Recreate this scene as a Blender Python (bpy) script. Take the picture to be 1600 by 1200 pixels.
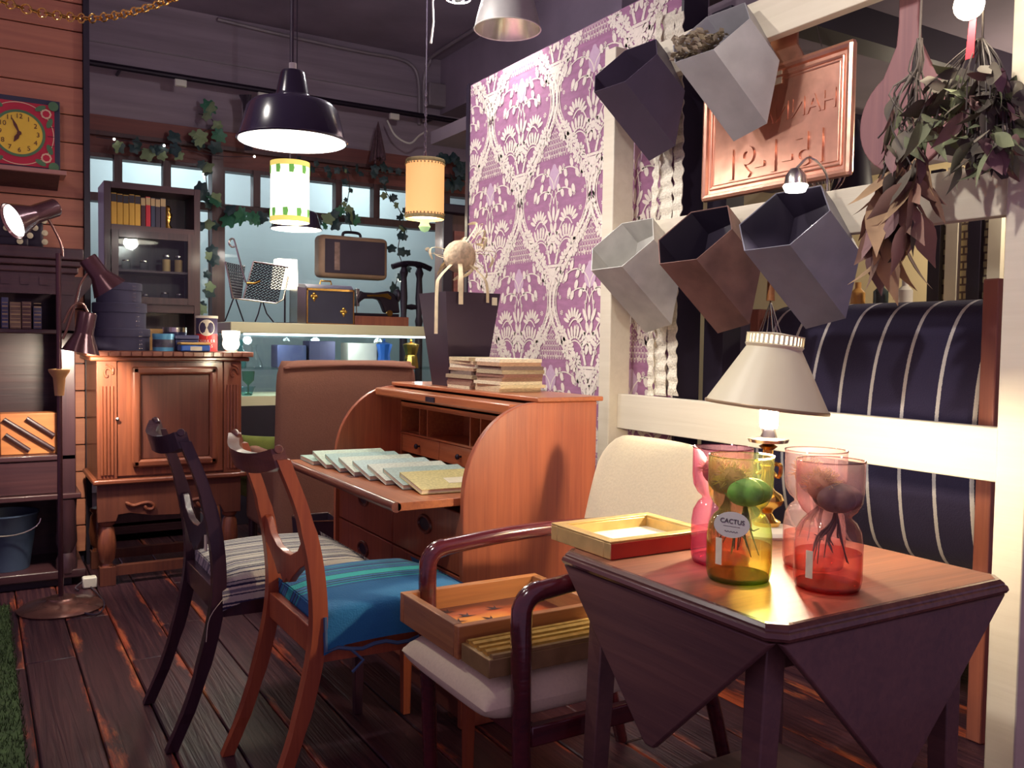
import bpy, bmesh, math, random
from mathutils import Vector, Matrix
for o in list(bpy.data.objects): bpy.data.objects.remove(o, do_unlink=True)
SC = bpy.context.scene
COL = SC.collection
random.seed(7)
PI = math.pi
# ------------------------------------------------------------------ camera
FPX, CAMH = 1385.0, 1.15
_A = Vector((-840, 75, -FPX)).normalized(); _B = Vector((2300, 27, -FPX)).normalized()
_X = _B; _Y = (_A - _A.dot(_X) * _X).normalized(); _Z = _X.cross(_Y)
RW = Matrix((_X, _Y, _Z))                       # camera -> world rotation (rows are world axes in camera space)
cam = bpy.data.cameras.new('camera'); camo = bpy.data.objects.new('camera', cam); COL.objects.link(camo)
cam.sensor_width = 36.0; cam.lens = FPX / 1600 * 36.0; cam.clip_start = 0.02
camo.matrix_world = Matrix.Translation((0, 0, CAMH)) @ RW.to_4x4()
SC.camera = camo
def ray(x, y): return RW @ (Vector((x - 800, 600 - y, -FPX)) / FPX)
C0 = Vector((0, 0, CAMH))
def onx(x, y, v): d = ray(x, y); return C0 + d * (v / d.x)
def ony(x, y, v): d = ray(x, y); return C0 + d * (v / d.y)
def onz(x, y, v): d = ray(x, y); return C0 + d * ((v - CAMH) / d.z)
def atd(x, y, v): return C0 + ray(x, y) * v
# ------------------------------------------------------------------ view, world, added ceiling lights
vs = SC.view_settings; vs.view_transform = 'Standard'; vs.look = 'None'; vs.exposure = 0.0; vs.gamma = 1.0
SC.cycles.transparent_max_bounces = 40
W = bpy.data.worlds.new('world'); SC.world = W; W.use_nodes = True
bgn = W.node_tree.nodes['Background']; bgn.inputs[0].default_value = (0.62, 0.40, 0.66, 1); bgn.inputs[1].default_value = 0.44
def spot(name, loc, tgt, power, angle, color, size=0.06, blend=0.6):
    l = bpy.data.lights.new(name, 'SPOT'); l.energy = power; l.spot_size = math.radians(angle); l.spot_blend = blend
    l.color = color; l.shadow_soft_size = size
    o = bpy.data.objects.new(name, l); COL.objects.link(o); o.location = loc
    o.rotation_euler = (Vector(tgt) - Vector(loc)).to_track_quat('-Z', 'Y').to_euler(); return o
def bulb(name, loc, power, color, size=0.03):
    l = bpy.data.lights.new(name, 'POINT'); l.energy = power; l.color = color; l.shadow_soft_size = size
    o = bpy.data.objects.new(name, l); COL.objects.link(o); o.location = loc; return o
SPOTS = [((0.75, 3.75, 3.15), (2.25, 3.45, 1.7), 150, 75, (1.0, 0.95, 0.93)),  # ceiling spots added out of view; some positions follow cast shadows
         ((0.20, 2.55, 2.95), (2.1, 1.9, 1.6), 85, 74, (1.0, 0.94, 0.86)),
         ((-0.1, 3.3, 3.1), (1.1, 2.6, 0.6), 80, 62, (1.0, 0.93, 0.86)),
         ((-.75, 2.7, 3.05), (.15, 4.95, 1.8), 34, 60, (1.0, 0.86, 0.80)),
         ((-.25, 1.30, 2.95), (1.9, 1.8, 1.3), 180, 58, (1.0, 0.95, 0.88))]  # last spot added to brighten the table lamp's shade
for i, (a, b, p, g, c) in enumerate(SPOTS): spot('added_spot_light', a, b, p, g, c)
# ------------------------------------------------------------------ materials
def lin(c):
    return tuple(((v / 255) / 12.92 if v / 255 <= .04045 else ((v / 255 + .055) / 1.055) ** 2.4) for v in c)
def newmat(name):
    m = bpy.data.materials.new(name); m.use_nodes = True; nt = m.node_tree; nt.nodes.clear()
    out = nt.nodes.new('ShaderNodeOutputMaterial'); return m, nt, out
def N(nt, t, **k):
    n = nt.nodes.new('ShaderNode' + t)
    for a, b in k.items(): setattr(n, a, b)
    return n
def mapped(nt, sc=(1, 1, 1), coord='Object', loc=(0, 0, 0)):
    tc = N(nt, 'TexCoord'); mp = N(nt, 'Mapping'); mp.inputs['Scale'].default_value = sc; mp.inputs['Location'].default_value = loc
    nt.links.new(tc.outputs[coord], mp.inputs[0]); return mp.outputs[0]
def ramp(nt, fac, stops, const=False):
    r = N(nt, 'ValToRGB'); cr = r.color_ramp
    if const: cr.interpolation = 'CONSTANT'
    while len(cr.elements) > 1: cr.elements.remove(cr.elements[-1])
    cr.elements[0].position = stops[0][0]; cr.elements[0].color = (*stops[0][1], 1)
    for p, c in stops[1:]:
        e = cr.elements.new(p); e.color = (*c, 1)
    nt.links.new(fac, r.inputs[0]); return r.outputs[0]
def finish(nt, out, color, rough, metal=0, bumpsrc=None, bump=0, coat=0, spec=.5, sheen=0):
    b = N(nt, 'BsdfPrincipled')
    if isinstance(color, tuple): b.inputs['Base Color'].default_value = (*color, 1)
    else: nt.links.new(color, b.inputs['Base Color'])
    b.inputs['Roughness'].default_value = rough; b.inputs['Metallic'].default_value = metal
    b.inputs['Coat Weight'].default_value = coat; b.inputs['Coat Roughness'].default_value = .1
    b.inputs['Specular IOR Level'].default_value = spec; b.inputs['Sheen Weight'].default_value = sheen
    if bumpsrc is not None and bump:
        bp = N(nt, 'Bump'); bp.inputs['Strength'].default_value = bump; bp.inputs['Distance'].default_value = .01
        nt.links.new(bumpsrc, bp.inputs['Height']); nt.links.new(bp.outputs[0], b.inputs['Normal'])
    nt.links.new(b.outputs[0], out.inputs[0]); return b
def mat(name, c, rough=.55, metal=0, var=.12, sc=6, stretch=(1, 1, 1), bump=0, coat=0, spec=.5, rand=0):
    m, nt, out = newmat(name); c = lin(c)
    n = N(nt, 'TexNoise'); n.inputs['Scale'].default_value = sc; n.inputs['Detail'].default_value = 5
    nt.links.new(mapped(nt, stretch), n.inputs['Vector'])
    f = n.outputs[0]
    col = ramp(nt, f, [(.3, tuple(v * (1 - var) for v in c)), (.7, tuple(min(1, v * (1 + var)) for v in c))])
    if rand: col = randomize(nt, col, rand)
    finish(nt, out, col, rough, metal, f, bump, coat, spec); return m
def randomize(nt, col, amt):
    oi = N(nt, 'ObjectInfo'); mr = N(nt, 'MapRange'); mr.inputs[3].default_value = 1 - amt; mr.inputs[4].default_value = 1 + amt
    nt.links.new(oi.outputs['Random'], mr.inputs[0])
    hs = N(nt, 'HueSaturation'); nt.links.new(mr.outputs[0], hs.inputs['Value']); nt.links.new(col, hs.inputs['Color']); return hs.outputs[0]
def wood(name, c1, c2, axis=2, fine=60, rough=.4, coat=.2, bump=.08, rand=0, spec=.5):
    m, nt, out = newmat(name); s = [fine] * 3; s[axis] = fine * .04
    n = N(nt, 'TexNoise'); n.inputs['Scale'].default_value = 1; n.inputs['Detail'].default_value = 6; n.inputs['Distortion'].default_value = .6
    nt.links.new(mapped(nt, tuple(s)), n.inputs['Vector'])
    s2 = [7] * 3; s2[axis] = .6
    n2 = N(nt, 'TexNoise'); n2.inputs['Scale'].default_value = 1; n2.inputs['Detail'].default_value = 3
    nt.links.new(mapped(nt, tuple(s2)), n2.inputs['Vector'])
    mx = N(nt, 'Math', operation='ADD'); nt.links.new(n.outputs[0], mx.inputs[0]); nt.links.new(n2.outputs[0], mx.inputs[1])
    hf = N(nt, 'Math', operation='MULTIPLY'); hf.inputs[1].default_value = .5; nt.links.new(mx.outputs[0], hf.inputs[0])
    col = ramp(nt, hf.outputs[0], [(.32, lin(c2)), (.66, lin(c1))])
    if rand: col = randomize(nt, col, rand)
    finish(nt, out, col, rough, 0, n.outputs[0], bump, coat, spec); return m
def stripes(name, axis, period, stops, rough=.9, offset=0, fuzz=.004, wrap=False):
    """stops: (position 0..1 inside one period, colour); woven cloth"""
    m, nt, out = newmat(name); tc = N(nt, 'TexCoord'); sp = N(nt, 'SeparateXYZ'); nt.links.new(tc.outputs['Object'], sp.inputs[0])
    nz = N(nt, 'TexNoise'); nz.inputs['Scale'].default_value = 220; nt.links.new(tc.outputs['Object'], nz.inputs['Vector'])
    fz = N(nt, 'Math', operation='MULTIPLY_ADD'); fz.inputs[1].default_value = fuzz; nt.links.new(nz.outputs[0], fz.inputs[0]); nt.links.new(sp.outputs[axis], fz.inputs[2])
    ad = N(nt, 'Math', operation='ADD'); ad.inputs[1].default_value = offset + 10 * period; nt.links.new(fz.outputs[0], ad.inputs[0])
    if wrap: az = N(nt, 'Math', operation='ADD'); nt.links.new(ad.outputs[0], az.inputs[0]); nt.links.new(sp.outputs[2], az.inputs[1]); ad = az
    dv = N(nt, 'Math', operation='DIVIDE'); dv.inputs[1].default_value = period; nt.links.new(ad.outputs[0], dv.inputs[0])
    fr = N(nt, 'Math', operation='FRACT'); nt.links.new(dv.outputs[0], fr.inputs[0])
    col = ramp(nt, fr.outputs[0], [(p, lin(c)) for p, c in stops], const=True)
    finish(nt, out, col, rough, 0, nz.outputs[0], .25, 0, .15, .1); return m
def glass(name, tint, gloss=1.0, rough=.03, ior=1.45, milky=0):
    m, nt, out = newmat(name); t = N(nt, 'BsdfTransparent'); 
    lw0 = N(nt, 'LayerWeight'); sq0 = N(nt, 'Math', operation='POWER'); sq0.inputs[1].default_value = 2.2; nt.links.new(lw0.outputs['Facing'], sq0.inputs[0])
    tm = N(nt, 'MixRGB'); tm.inputs[1].default_value = (*tint, 1); tm.inputs[2].default_value = (*[v ** 4 * .9 for v in tint], 1); nt.links.new(sq0.outputs[0], tm.inputs[0]); nt.links.new(tm.outputs[0], t.inputs[0])
    g = N(nt, 'BsdfGlossy'); g.inputs['Roughness'].default_value = rough
    fr = N(nt, 'LayerWeight'); pw_ = N(nt, 'Math', operation='POWER'); pw_.inputs[1].default_value = 4.5; nt.links.new(fr.outputs['Facing'], pw_.inputs[0])
    ml = N(nt, 'Math', operation='MULTIPLY_ADD'); ml.inputs[1].default_value = .55 * gloss; ml.inputs[2].default_value = .035 * gloss; nt.links.new(pw_.outputs[0], ml.inputs[0])
    mx = N(nt, 'MixShader'); nt.links.new(ml.outputs[0], mx.inputs[0]); nt.links.new(t.outputs[0], mx.inputs[1]); nt.links.new(g.outputs[0], mx.inputs[2])
    if milky:
        tr = N(nt, 'BsdfTranslucent'); tr.inputs[0].default_value = (*[v ** 1.3 for v in tint], 1); m2 = N(nt, 'MixShader'); m2.inputs[0].default_value = milky
        nt.links.new(mx.outputs[0], m2.inputs[1]); nt.links.new(tr.outputs[0], m2.inputs[2]); mx = m2
    nt.links.new(mx.outputs[0], out.inputs[0]); return m
def emit(name, c, strength):
    m, nt, out = newmat(name); e = N(nt, 'Emission'); e.inputs[0].default_value = (*lin(c), 1); e.inputs[1].default_value = strength
    nt.links.new(e.outputs[0], out.inputs[0]); return m
def litshade(name, c, strength, base=None):
    m, nt, out = newmat(name); b = finish(nt, out, lin(base or c), .8)
    b.inputs['Emission Color'].default_value = (*lin(c), 1); b.inputs['Emission Strength'].default_value = strength; return m
# ------------------------------------------------------------------ mesh builder
ORG = {}
class MB:
    def __init__(s): s.v = []; s.f = []
    def add(s, vs, fs):
        k = len(s.v); s.v += [Vector(p) for p in vs]; s.f += [tuple(i + k for i in f) for f in fs]; return s
    def hexa(s, p):   # 8 corners, bottom ring then top ring
        return s.add(p, [(3, 2, 1, 0), (4, 5, 6, 7), (0, 1, 5, 4), (1, 2, 6, 5), (2, 3, 7, 6), (3, 0, 4, 7)])
    def box(s, c, d, M=None):
        x, y, z = (v / 2 for v in d); c = Vector(c)
        p = [Vector(q) for q in ((-x, -y, -z), (x, -y, -z), (x, y, -z), (-x, y, -z), (-x, -y, z), (x, -y, z), (x, y, z), (-x, y, z))]
        if M is not None: p = [M @ q for q in p]
        return s.hexa([c + q for q in p])
    def bb(s, x0, x1, y0, y1, z0, z1): return s.box(((x0 + x1) / 2, (y0 + y1) / 2, (z0 + z1) / 2), (abs(x1 - x0), abs(y1 - y0), abs(z1 - z0)))
    def tube(s, pts, r, n=10, closed=False, caps=True, flat=1.0):
        pts = [Vector(p) for p in pts]; m = len(pts)
        rs = r if isinstance(r, (list, tuple)) else [r] * m
        up = Vector((0, 0, 1)); vs = []; fs = []; prev = None
        for i, p in enumerate(pts):
            a = pts[(i - 1) % m] if (i > 0 or closed) else p; b = pts[(i + 1) % m] if (i < m - 1 or closed) else p
            t = (b - a).normalized()
            if prev is None:
                u = t.cross(up)
                if u.length < .05: u = t.cross(Vector((1, 0, 0)))
            else: u = prev - t * prev.dot(t)
            u.normalize(); prev = u; w = t.cross(u)
            for k in range(n):
                an = 2 * PI * k / n; vs.append(p + (u * math.cos(an) + w * math.sin(an) * flat) * rs[i])
        R = m if closed else m - 1
        for i in range(R):
            j = (i + 1) % m
            for k in range(n): l = (k + 1) % n; fs.append((i * n + k, i * n + l, j * n + l, j * n + k))
        if caps and not closed: fs += [tuple(range(n - 1, -1, -1)), tuple((m - 1) * n + k for k in range(n))]
        return s.add(vs, fs)
    def cyl(s, a, b, r, r2=None, n=14): return s.tube([a, b], [r, r if r2 is None else r2], n)
    def lathe(s, prof, c=(0, 0, 0), n=28, M=None, caps=True):
        c = Vector(c); vs = []; fs = []
        for r, z in prof:
            for k in range(n):
                q = Vector((r * math.cos(2 * PI * k / n), r * math.sin(2 * PI * k / n), z)); vs.append(c + (M @ q if M is not None else q))
        for i in range(len(prof) - 1):
            for k in range(n): l = (k + 1) % n; fs.append((i * n + k, i * n + l, (i + 1) * n + l, (i + 1) * n + k))
        if caps:
            if prof[0][0] > 1e-4: fs.append(tuple(range(n - 1, -1, -1)))
            if prof[-1][0] > 1e-4: fs.append(tuple((len(prof) - 1) * n + k for k in range(n)))
        return s.add(vs, fs)
    def ball(s, c, r, n=14, sq=(1, 1, 1)):
        m = n // 2; prof = [(r * math.sin(PI * i / m) + 1e-5, -r * math.cos(PI * i / m)) for i in range(m + 1)]
        return s.lathe(prof, c, n, Matrix.Diagonal((*sq,)).to_3x3(), False)
    def prism(s, poly, fn, d0, d1):   # fn(u,v,d)->point
        n = len(poly); vs = [fn(u, v, d0) for u, v in poly] + [fn(u, v, d1) for u, v in poly]
        fs = [tuple(range(n - 1, -1, -1)), tuple(range(n, 2 * n))] + [(k, (k + 1) % n, (k + 1) % n + n, k + n) for k in range(n)]
        return s.add(vs, fs)
    def flat(s, poly, fn): return s.add([fn(u, v) for u, v in poly], [tuple(range(len(poly)))])
    def grid(s, fn, nu, nv, thick=None):
        vs = [fn(i / nu, j / nv) for i in range(nu + 1) for j in range(nv + 1)]
        fs = [(i * (nv + 1) + j, (i + 1) * (nv + 1) + j, (i + 1) * (nv + 1) + j + 1, i * (nv + 1) + j + 1) for i in range(nu) for j in range(nv)]
        return s.add(vs, fs)
    def mesh(s, name, m, off=(0, 0, 0), smooth=35):
        me = bpy.data.meshes.new(name); off = Vector(off)
        me.from_pydata([p - off for p in s.v], [], s.f); me.materials.append(m)
        bm = bmesh.new(); bm.from_mesh(me); bmesh.ops.recalc_face_normals(bm, faces=bm.faces); bm.to_mesh(me); bm.free()
        if smooth:
            me.polygons.foreach_set('use_smooth', [True] * len(me.polygons)); me.set_sharp_from_angle(angle=math.radians(smooth))
        return me
    def build(s, name, m, parent=None, smooth=35, bevel=0, seg=2, sub=0, solid=0, label=None):
        if parent is None:
            xs = [p.x for p in s.v]; ys = [p.y for p in s.v]; off = Vector(((min(xs) + max(xs)) / 2, (min(ys) + max(ys)) / 2, min(p.z for p in s.v)))
        else: off = ORG[parent.name]
        o = bpy.data.objects.new(name, s.mesh(name, m, off, smooth)); COL.objects.link(o)
        if parent is None: o.location = off
        else: o.parent = parent
        ORG[o.name] = off
        if solid: md = o.modifiers.new('solid', 'SOLIDIFY'); md.thickness = solid; md.offset = 0
        if bevel:
            md = o.modifiers.new('bevel', 'BEVEL'); md.width = bevel; md.segments = seg; md.limit_method = 'ANGLE'; md.angle_limit = .6
        if sub: md = o.modifiers.new('sub', 'SUBSURF'); md.levels = sub; md.render_levels = sub
        if label: o['label'] = label
        return o
def tag(o, label, cat, group=None, kind=None):
    if label: o['label'] = label
    if cat: o['category'] = cat
    if group: o['group'] = group
    if kind: o['kind'] = kind
    return o
def thing(name, label, cat, loc=(0, 0, 0), group=None):
    o = bpy.data.objects.new(name, None); o.empty_display_size = .05; COL.objects.link(o); o.location = loc; ORG[o.name] = Vector(loc)
    return tag(o, label, cat, group)
def local(o): ORG[o.name] = Vector((0, 0, 0)); return o       # author the parts in the thing's own coordinates
def struct(o): o['kind'] = 'structure'; return o
def copy_tree(o, loc=None, rotz=None, parent=None):
    c = o.copy(); COL.objects.link(c); c.parent = parent
    if loc is not None: c.location = loc
    if rotz is not None: c.rotation_euler.z = rotz
    for ch in [x for x in bpy.data.objects if x.parent == o]: copy_tree(ch, parent=c)
    return c
def arc(c, r, a0, a1, n, fn): return [fn(c[0] + r * math.cos(math.radians(a0 + (a1 - a0) * i / n)), c[1] + r * math.sin(math.radians(a0 + (a1 - a0) * i / n))) for i in range(n + 1)]
def text(name, s, size, M4, m, parent=None, ext=.0006, align='CENTER', bold=0.0):
    cu = bpy.data.curves.new(name, 'FONT'); cu.body = s; cu.size = size; cu.extrude = ext; cu.align_x = align; cu.align_y = 'CENTER'; cu.offset = bold
    t = bpy.data.objects.new(name, cu); COL.objects.link(t)
    me = bpy.data.meshes.new_from_object(t); bpy.data.objects.remove(t, do_unlink=True)
    off = ORG[parent.name] if parent else Vector((0, 0, 0)); me.transform(Matrix.Translation(-off) @ M4)
    me.materials.clear(); me.materials.append(m); me.name = name
    o = bpy.data.objects.new(name, me); COL.objects.link(o)
    if parent: o.parent = parent
    ORG[o.name] = off; return o
def frame4(x, y, z, o):   # 4x4 from axes
    M4 = Matrix.Identity(4)
    for i, a in enumerate((x, y, z)):
        for j in range(3): M4[j][i] = a[j]
    for j in range(3): M4[j][3] = o[j]
    return M4
def catmull(pts, n=6):
    pts = [Vector(p) for p in pts]; q = [pts[0] * 2 - pts[1]] + pts + [pts[-1] * 2 - pts[-2]]; r = []
    for i in range(1, len(q) - 2):
        a, b, c, d = q[i - 1:i + 3]
        for k in range(n):
            t = k / n; r.append(.5 * (2 * b + (c - a) * t + (2 * a - 5 * b + 4 * c - d) * t * t + (3 * b - a - 3 * c + d) * t ** 3))
    return r + [pts[-1]]
# ================================================================== MATERIAL PALETTE
m_concrete = mat('concrete', (150, 134, 150), .9, 0, .22, 1.6, (1, 1, 1), .15)
m_concrete2 = mat('concrete_board_marked', (156, 140, 152), .9, 0, .2, 2.2, (.4, 3, 6), .2)
m_black = mat('black_paint', (36, 28, 44), .5, 0, .1)
m_iron = mat('black_iron', (40, 30, 46), .4, .5, .1)
m_darkwood = wood('dark_walnut', (72, 44, 50), (44, 26, 36), 2, 50, .4, .3)
m_darkwoodx = wood('dark_walnut_horizontal', (80, 48, 52), (48, 28, 38), 0, 50, .4, .3)
m_mull = wood('brown_mullion', (92, 58, 58), (62, 38, 44), 2, 50, .5, .1)
m_band = wood('red_brown_board', (140, 80, 72), (100, 56, 56), 0, 30, .6, .05)
m_white = wood('white_painted_wood', (226, 216, 196), (214, 203, 182), 1, 40, .55, .0, .1)
m_cream = mat('cream_paint', (222, 212, 186), .5, 0, .04)
m_oakred = wood('carved_oak', (150, 84, 56), (104, 54, 42), 2, 70, .38, .35)
m_oakredx = wood('carved_oak_horizontal', (150, 84, 56), (104, 54, 42), 0, 70, .38, .35)
m_oakpanel = wood('oak_panel', (122, 70, 52), (88, 48, 42), 2, 60, .4, .3)
m_teak = wood('teak_veneer', (178, 98, 64), (138, 70, 50), 2, 90, .38, .3)
m_teaky = wood('teak_length', (186, 108, 64), (146, 78, 50), 1, 90, .38, .3)
m_teakdark = wood('dark_teak', (120, 62, 46), (86, 42, 36), 1, 80, .4, .3)  # darker teak for mouldings, pulls, plinth and back panel
m_brass = mat('brass', (226, 178, 92), .22, 1, .08)
m_steel = mat('nickel', (214, 208, 200), .22, 1, .05)
m_navy = mat('navy_paint', (48, 48, 72), .6, 0, .1)
m_paper = mat('paper', (226, 216, 186), .8, 0, .08, 40)
m_whitepl = mat('white_plastic', (232, 228, 214), .4, 0, .03)
m_glass = glass('clear_glass', (.93, .97, .97), .9)
m_leafg = mat('green_leaf', (62, 120, 92), .45, 0, .25, 20)
m_leafd = mat('dark_leaf', (50, 72, 76), .5, 0, .25, 20)
m_stem = mat('stem', (70, 62, 60), .7)
m_cable = mat('dark_cable', (60, 48, 62), .6)
m_conduit = mat('grey_conduit', (150, 138, 144), .5, .2)
E_warm = emit('lit_bulb_warm', (255, 238, 200), 14)
E_white = emit('lit_bulb_white', (255, 250, 238), 9)
E_inner = litshade('white_enamel_lit', (255, 250, 240), 1.6)
# ================================================================== FLOOR
def floor_mat():
    m, nt, out = newmat('dark_worn_floorboard')
    oi = N(nt, 'ObjectInfo'); tc = N(nt, 'TexCoord'); ad = N(nt, 'VectorMath', operation='MULTIPLY_ADD')
    cx = N(nt, 'CombineXYZ'); nt.links.new(oi.outputs['Random'], cx.inputs[0]); nt.links.new(oi.outputs['Random'], cx.inputs[1])
    ad.inputs[1].default_value = (37, 37, 37); nt.links.new(cx.outputs[0], ad.inputs[0]); nt.links.new(tc.outputs['Object'], ad.inputs[2])
    mp = N(nt, 'Mapping'); mp.inputs['Scale'].default_value = (34, 1.1, 30); nt.links.new(ad.outputs[0], mp.inputs[0])
    wv = N(nt, 'TexNoise'); wv.inputs['Scale'].default_value = 1; wv.inputs['Detail'].default_value = 7; wv.inputs['Distortion'].default_value = 2.2; nt.links.new(mp.outputs[0], wv.inputs['Vector'])
    base = ramp(nt, wv.outputs[0], [(.32, lin((44, 24, 36))), (.55, lin((66, 38, 46))), (.78, lin((94, 58, 58)))])
    # orange worn edges
    gs = N(nt, 'SeparateXYZ'); nt.links.new(tc.outputs['Generated'], gs.inputs[0])
    s1 = N(nt, 'Math', operation='SUBTRACT'); s1.inputs[1].default_value = .5; nt.links.new(gs.outputs[0], s1.inputs[0])
    ab = N(nt, 'Math', operation='ABSOLUTE'); nt.links.new(s1.outputs[0], ab.inputs[0])
    mp2 = N(nt, 'Mapping'); mp2.inputs['Scale'].default_value = (9, 1.6, 9); nt.links.new(ad.outputs[0], mp2.inputs[0])
    n2 = N(nt, 'TexNoise'); n2.inputs['Scale'].default_value = 1; n2.inputs['Detail'].default_value = 6; n2.inputs['Roughness'].default_value = .7; nt.links.new(mp2.outputs[0], n2.inputs['Vector'])
    m1 = N(nt, 'Math', operation='MULTIPLY_ADD'); m1.inputs[1].default_value = .55; nt.links.new(ab.outputs[0], m1.inputs[0]); nt.links.new(n2.outputs[0], m1.inputs[2])
    wear = N(nt, 'MapRange'); wear.inputs[1].default_value = .775; wear.inputs[2].default_value = .88; nt.links.new(m1.outputs[0], wear.inputs[0])
    wc = ramp(nt, wv.outputs[0], [(.3, lin((120, 48, 34))), (.55, lin((188, 92, 58))), (.75, lin((220, 150, 84)))])
    mx = N(nt, 'MixRGB'); nt.links.new(wear.outputs[0], mx.inputs[0]); nt.links.new(base, mx.inputs[1]); nt.links.new(wc, mx.inputs[2])
    b = finish(nt, out, mx.outputs[0], .42, 0, wv.outputs[0], .35, 0, .4); return m
m_floor = floor_mat()
fl = struct(MB().bb(-1.6, 6.0, .2, 8.6, -.1, -.022).build('floor', m_black)); fl['label'] = 'dark worn timber floor of wide boards'
PW = .163
for wi in range(16):
    x0 = -.52 + wi * PW; y = .2 + random.uniform(-1.4, 0); y = max(y, .2)
    ends = [.2, random.uniform(1.2, 2.1)]
    while ends[-1] < 7.0: ends.append(ends[-1] + random.uniform(1.7, 2.4))
    ends[-1] = 8.6
    for a, b in zip(ends, ends[1:]):
        h = random.uniform(-.003, .0)
        MB().bb(x0 + .002, x0 + PW - .002, a + .0015, b - .0015, -.022, h).build('floorboard', m_floor, fl, bevel=.004, seg=1)
MB().bb(-.52 + 16 * PW, 6.0, .2, 8.6, -.022, -.001).build('floor_screed', m_floor, fl)
# ================================================================== TIMBER WALL (left)
m_timber = wood('cedar_wall_board', (190, 124, 96), (158, 94, 78), 0, 26, .6, .05, .15, .12)
wl = struct(MB().bb(-1.6, .455, 4.975, 5.08, 0, 3.66).build('wall_left', m_black)); wl['label'] = 'wall of horizontal cedar boards behind the dark hutch'
z = 0.06; k = 0
while z < 3.55:
    MB().bb(-1.6, .462, 4.95, 4.975, z + .0025, z + .1345).build('wall_board', m_timber, wl, bevel=.003, seg=1); z += .137
struct(MB().bb(.463, .49, 4.93, 5.08, 0, 3.66).build('trim_1', m_black))
# ================================================================== BACK WALL
YB = 7.2
def bxp(x, y=270): return ony(x, y, YB).x
wb = struct(MB().bb(.4, 6.0, YB, YB + .25, 2.775, 3.66).build('wall_back', m_concrete2)); wb['label'] = 'board marked concrete beam above the back windows'
struct(MB().bb(.4, 6.0, YB - .03, YB + .2, 2.655, 2.775).build('trim_2', m_band))
struct(MB().bb(.4, 6.0, YB + .02, YB + .2, 2.50, 2.655).build('trim_3', m_band))
struct(MB().bb(.4, 6.0, YB - .04, YB + .03, 2.63, 2.66).build('trim_4', m_mull))
wn = struct(MB().bb(.4, 6.0, YB - .02, YB + .1, 2.155, 2.215).build('window_1', m_mull)); wn['label'] = 'brown framed glazed screen across the back of the room'
MB().bb(.4, 6.0, YB - .01, YB + .1, 2.475, 2.505).build('head_rail', m_mull, wn)
MB().bb(.4, 6.0, YB - .02, YB + .12, .55, .65).build('sill', m_mull, wn)
mx = [bxp(v) for v in (108, 184, 260, 400, 465, 528, 587, 645, 697, 750)]
colx = bxp(339)
for v in mx: MB().bb(v - .028, v + .028, YB - .03, YB + .06, 2.215, 2.50).build('mullion', m_mull, wn)
MB().bb(colx - .05, colx + .035, YB - .06, YB + .08, 0, 2.66).build('post', m_mull, wn)
MB().bb(colx + .035, colx + .055, YB - .03, YB + .08, 0, 2.5).build('post', m_mull, wn)
for v in (bxp(700), bxp(235)): MB().bb(v - .035, v + .035, YB - .03, YB + .08, .65, 2.155).build('post', m_mull, wn)
ed = sorted(mx + [colx])
m_pane = glass('window_pane', (.86, .93, .95), .9, .02, 1.5)
for a, b in zip(ed, ed[1:]): MB().bb(a + .03, b - .03, YB + .03, YB + .036, 2.216, 2.474).build('pane', m_pane, wn)
pe = [.42, bxp(235), colx, bxp(700), 5.9]
for a, b in zip(pe, pe[1:]): MB().bb(a + .04, b - .06, YB + .03, YB + .036, .652, 2.154).build('pane', m_pane, wn)
struct(MB().bb(.4, 6.0, YB, YB + .12, 0, .55).build('wall_below_window', m_concrete))
m_teal = mat('pale_blue_plaster', (188, 202, 200), .9, 0, .05, 1.2)
struct(MB().bb(.3, 6.2, 8.45, 8.6, 0, 3.66).build('wall_beyond_window', m_teal))
# ================================================================== CEILING, BEAM
cl = struct(MB().bb(-1.6, 6.2, .6, 8.6, 3.66, 3.8).build('ceiling', m_concrete)); cl['label'] = 'dim raw concrete ceiling'
struct(MB().bb(3.55, 4.3, 4.6, YB, 3.18, 3.66).build('ceiling_beam', m_concrete))
struct(MB().bb(-1.6, 3.55, YB - .012, YB, 3.30, 3.31).build('trim_5', m_conduit))
# pipe rail with hanging things
pr = MB().tube([(.45, YB - .2, 3.092), (4.3, YB - .2, 3.092)], .022, 10)
for v in (.9, 2.2, 3.4): pr.cyl((v, YB - .2, 3.09), (v, YB, 3.09), .012)
tag(pr.build('pipe_rail', m_iron), 'black iron pipe rail fixed along the concrete beam', 'rail')
for px, py in ((282, 141), (411, 160), (616, 193)):
    p = ony(px, py, YB - .2); p.z = 3.092 - .044
    tag(MB().box(p, (.085, .035, .05)).build('pipe_clip', m_whitepl, bevel=.006), 'small white connector box on the pipe rail ' + {282: 'between the cedar wall and the cable bundle', 411: 'next to the dark cable bundle', 616: 'next to the dried flower bundle'}[px], 'connector', 'connector boxes on the pipe rail')
cd = MB().tube(catmull([ony(340, 30, YB - .03), ony(440, 54, YB - .03), ony(560, 80, YB - .03), ony(620, 91, YB - .03), ony(645, 104, YB - .03), ony(654, 130, YB - .03), ony(655, 195, YB - .03)], 5), .016, 8)
tag(cd.build('conduit_pipe', m_conduit), 'grey conduit curving down to the pipe rail', 'conduit', 'conduits on the beam')
q0 = ony(662, 190, YB - .05); q1 = Vector((q0.x, YB - .05, 3.45))
cd = MB().tube(catmull([q0, q1, Vector((q0.x + .02, YB - .12, 3.58)), Vector((q0.x + .03, YB - .35, 3.635)), Vector((q0.x + .03, YB - 2.6, 3.635))], 5), .016, 8)
tag(cd.build('conduit_pipe', m_conduit), 'grey conduit turning from the beam along the ceiling', 'conduit', 'conduits on the beam')
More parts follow.
